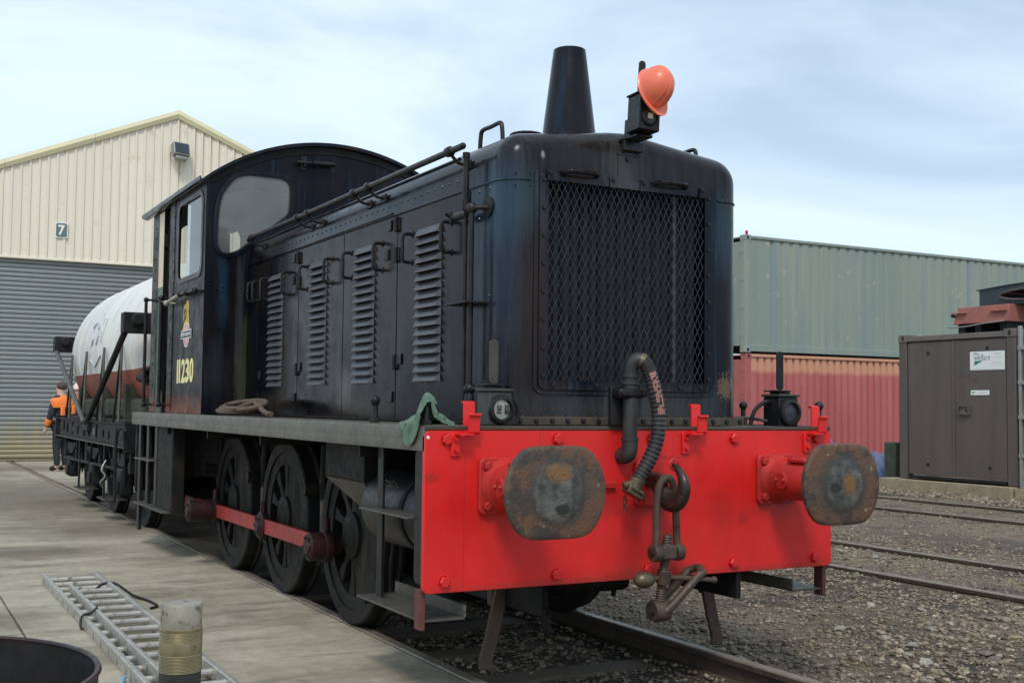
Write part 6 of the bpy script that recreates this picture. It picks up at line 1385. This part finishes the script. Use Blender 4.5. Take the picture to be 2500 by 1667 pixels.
MB().box(-.05, .05, .30, .36, .84, .92, M1).build('radio', 'flat_black', p1, .01)
p2, M2 = person('person in red jacket and pale hard hat behind the tank wagon', (.16, 20.05, .0), 150, dict(jacket='red_jacket', trousers='trouser', yoke='hivis'), .97)
mb = MB().lathe([(.0001, 1.80), (.05, 1.79), (.095, 1.75), (.112, 1.68), (.112, 1.665), (.135, 1.66)], (0, .045, 0), 'z', 24); mb.v = [tuple(M2 @ Vector(p)) for p in mb.v]; mb.build('hat', 'hat_pink', p2)

# ================================================================== FOREGROUND
ld = thing('ladder', (-2.08, 2.4, 0), 'aluminium extension ladder lying on the concrete', 'ladder')
def stile(x0, x1, y0, y1, z0, z1, parent=ld): return MB().box(x0, x1, y0, y1, z0, z1).build('stile', 'aluminium', parent, .005)
YN = -2.2; zz0 = .0
for x in (-2.262, -1.905): stile(x-.014, x+.014, YN, 4.60, zz0, zz0+.068)
for x in (-2.190, -1.938): stile(x-.013, x+.013, YN, 3.72, zz0+.034, zz0+.104)
rg = MB(); rg.cyl((-2.249, 0, 0), (-1.918, 0, 0), .0165, n=10); rg = rg.mesh('rung'); rg.materials.append(MATS['aluminium_dirty'])
for k in range(27): obj('rung', rg, None, ld, 0, T(0, 4.44-.25*k, .034))
rg2 = MB(); rg2.cyl((-2.178, 0, 0), (-1.950, 0, 0), .017, n=10); rg2 = rg2.mesh('rung'); rg2.materials.append(MATS['aluminium'])
for k in range(24): obj('rung', rg2, None, ld, 0, T(0, 3.56-.25*k, .070))
cap = MB().prism(rrect(-.013, .013, -.022, .022, .012), 'x', -.0035, .0); cap = cap.mesh('rung_end'); cap.materials.append(MATS['grey_galv'])
for k in range(27): obj('rung_end', cap, None, ld, 0, T(-2.2762, 4.44-.25*k, .034))
for k in range(24): obj('rung_end', cap, None, ld, 0, T(-2.2032, 3.56-.25*k, .070))
for y in (1.05, .30): MB().box(-2.280, -2.243, y, y+.025, -.002, .075).build('joint_band', 'grey_galv', ld, .003)
MB().tube(catmull([(-2.19, 2.62, .115), (-2.23, 2.60, .085), (-2.277, 2.58, .078), (-2.290, 2.57, .05), (-2.290, 2.55, .012), (-2.27, 2.53, .004)], 5), .008, 6).build('tie_cord', 'flat_black', ld)
MB().tube(catmull([(-2.00, 3.90, .03), (-1.95, 3.84, .075), (-1.88, 3.80, .075), (-1.80, 3.62, .02), (-1.74, 3.42, .008), (-1.72, 3.18, .008), (-1.78, 3.08, .008)], 6), .009, 6).build('tie_cord', 'flat_black', ld)
MB().tube(catmull([(-2.30, 1.10, .02), (-2.33, 1.0, .015), (-2.335, .86, .012), (-2.31, .72, .012), (-2.35, .62, .012), (-2.40, .55, .012)], 6), .010, 6).build('blue_cord', 'blue_rope', ld)
MB().tube(catmull([(-2.32, .42, .012), (-2.28, .34, .03), (-2.34, .22, .012), (-2.42, .18, .012)], 6), .012, 6).build('blue_cord', 'blue_rope', ld)

pp = thing('standpipe', (-2.792, -2.205, 0), 'grey metal standpipe with a threaded brass collar near the bottom edge', 'pipe')
CP = (-2.792, -2.205, 0)
MB().lathe([(.085, -.003), (.085, .012), (.05, .014)], CP, 'z', 24).build('base_flange', 'black_iron', pp)
MB().lathe([(.0452, .0), (.0452, .645), (.0455, .757)], CP, 'z', 40).build('lower_pipe', 'rubber', pp)
MB().lathe([(.0452, .660), (.0464, .661), (.0464, .688), (.0452, .689)], CP, 'z', 40).build('rubber_ring', 'rubber', pp)
pr = [(.044, .7575)]
for k in range(13): pr += [(.0466, .7585+.0030*k), (.0452, .7600+.0030*k)]
pr += [(.0458, .800), (.0462, .803), (.0462, .822), (.0456, .824)]
for k in range(7): pr += [(.0466, .8255+.0030*k), (.0453, .8270+.0030*k)]
pr += [(.0466, .8475), (.0468, .852), (.0440, .8535)]
MB().lathe(pr, CP, 'z', 48).build('threaded_collar', 'brass', pp)
mb = MB().lathe([(.0445, .850), (.0445, .903), (.0430, .9055), (.0001, .9062)], CP, 'z', 48); mb.build('plug', 'cast_metal', pp)

dm = thing('oil_drum', (-3.412, -2.97, 0), 'open black steel drum with a rusty rim in the bottom left corner', 'drum')
CD = (-3.412, -2.97, 0); rD = .318
MB().lathe([(.0001, .002), (rD-.006, .002), (rD, .01), (rD, .30), (rD+.010, .315), (rD, .33), (rD, .62), (rD+.010, .635), (rD, .65), (rD, .955), (rD-.004, .955), (rD-.004, .86)], CD, 'z', 72).build('shell', 'tub_black', dm)
MB().lathe([(rD-.004, .950), (rD+.001, .948), (rD+.0045, .953), (rD+.002, .958), (rD-.003, .958), (rD-.005, .955)], CD, 'z', 72, closed=True).build('rim', 'tub_rim', dm)
MB().lathe([(.0001, .885), (rD-.005, .885)], CD, 'z', 64).build('waste_oil', 'oil', dm)
print('objects', len(bpy.data.objects), 'stones', cnt)
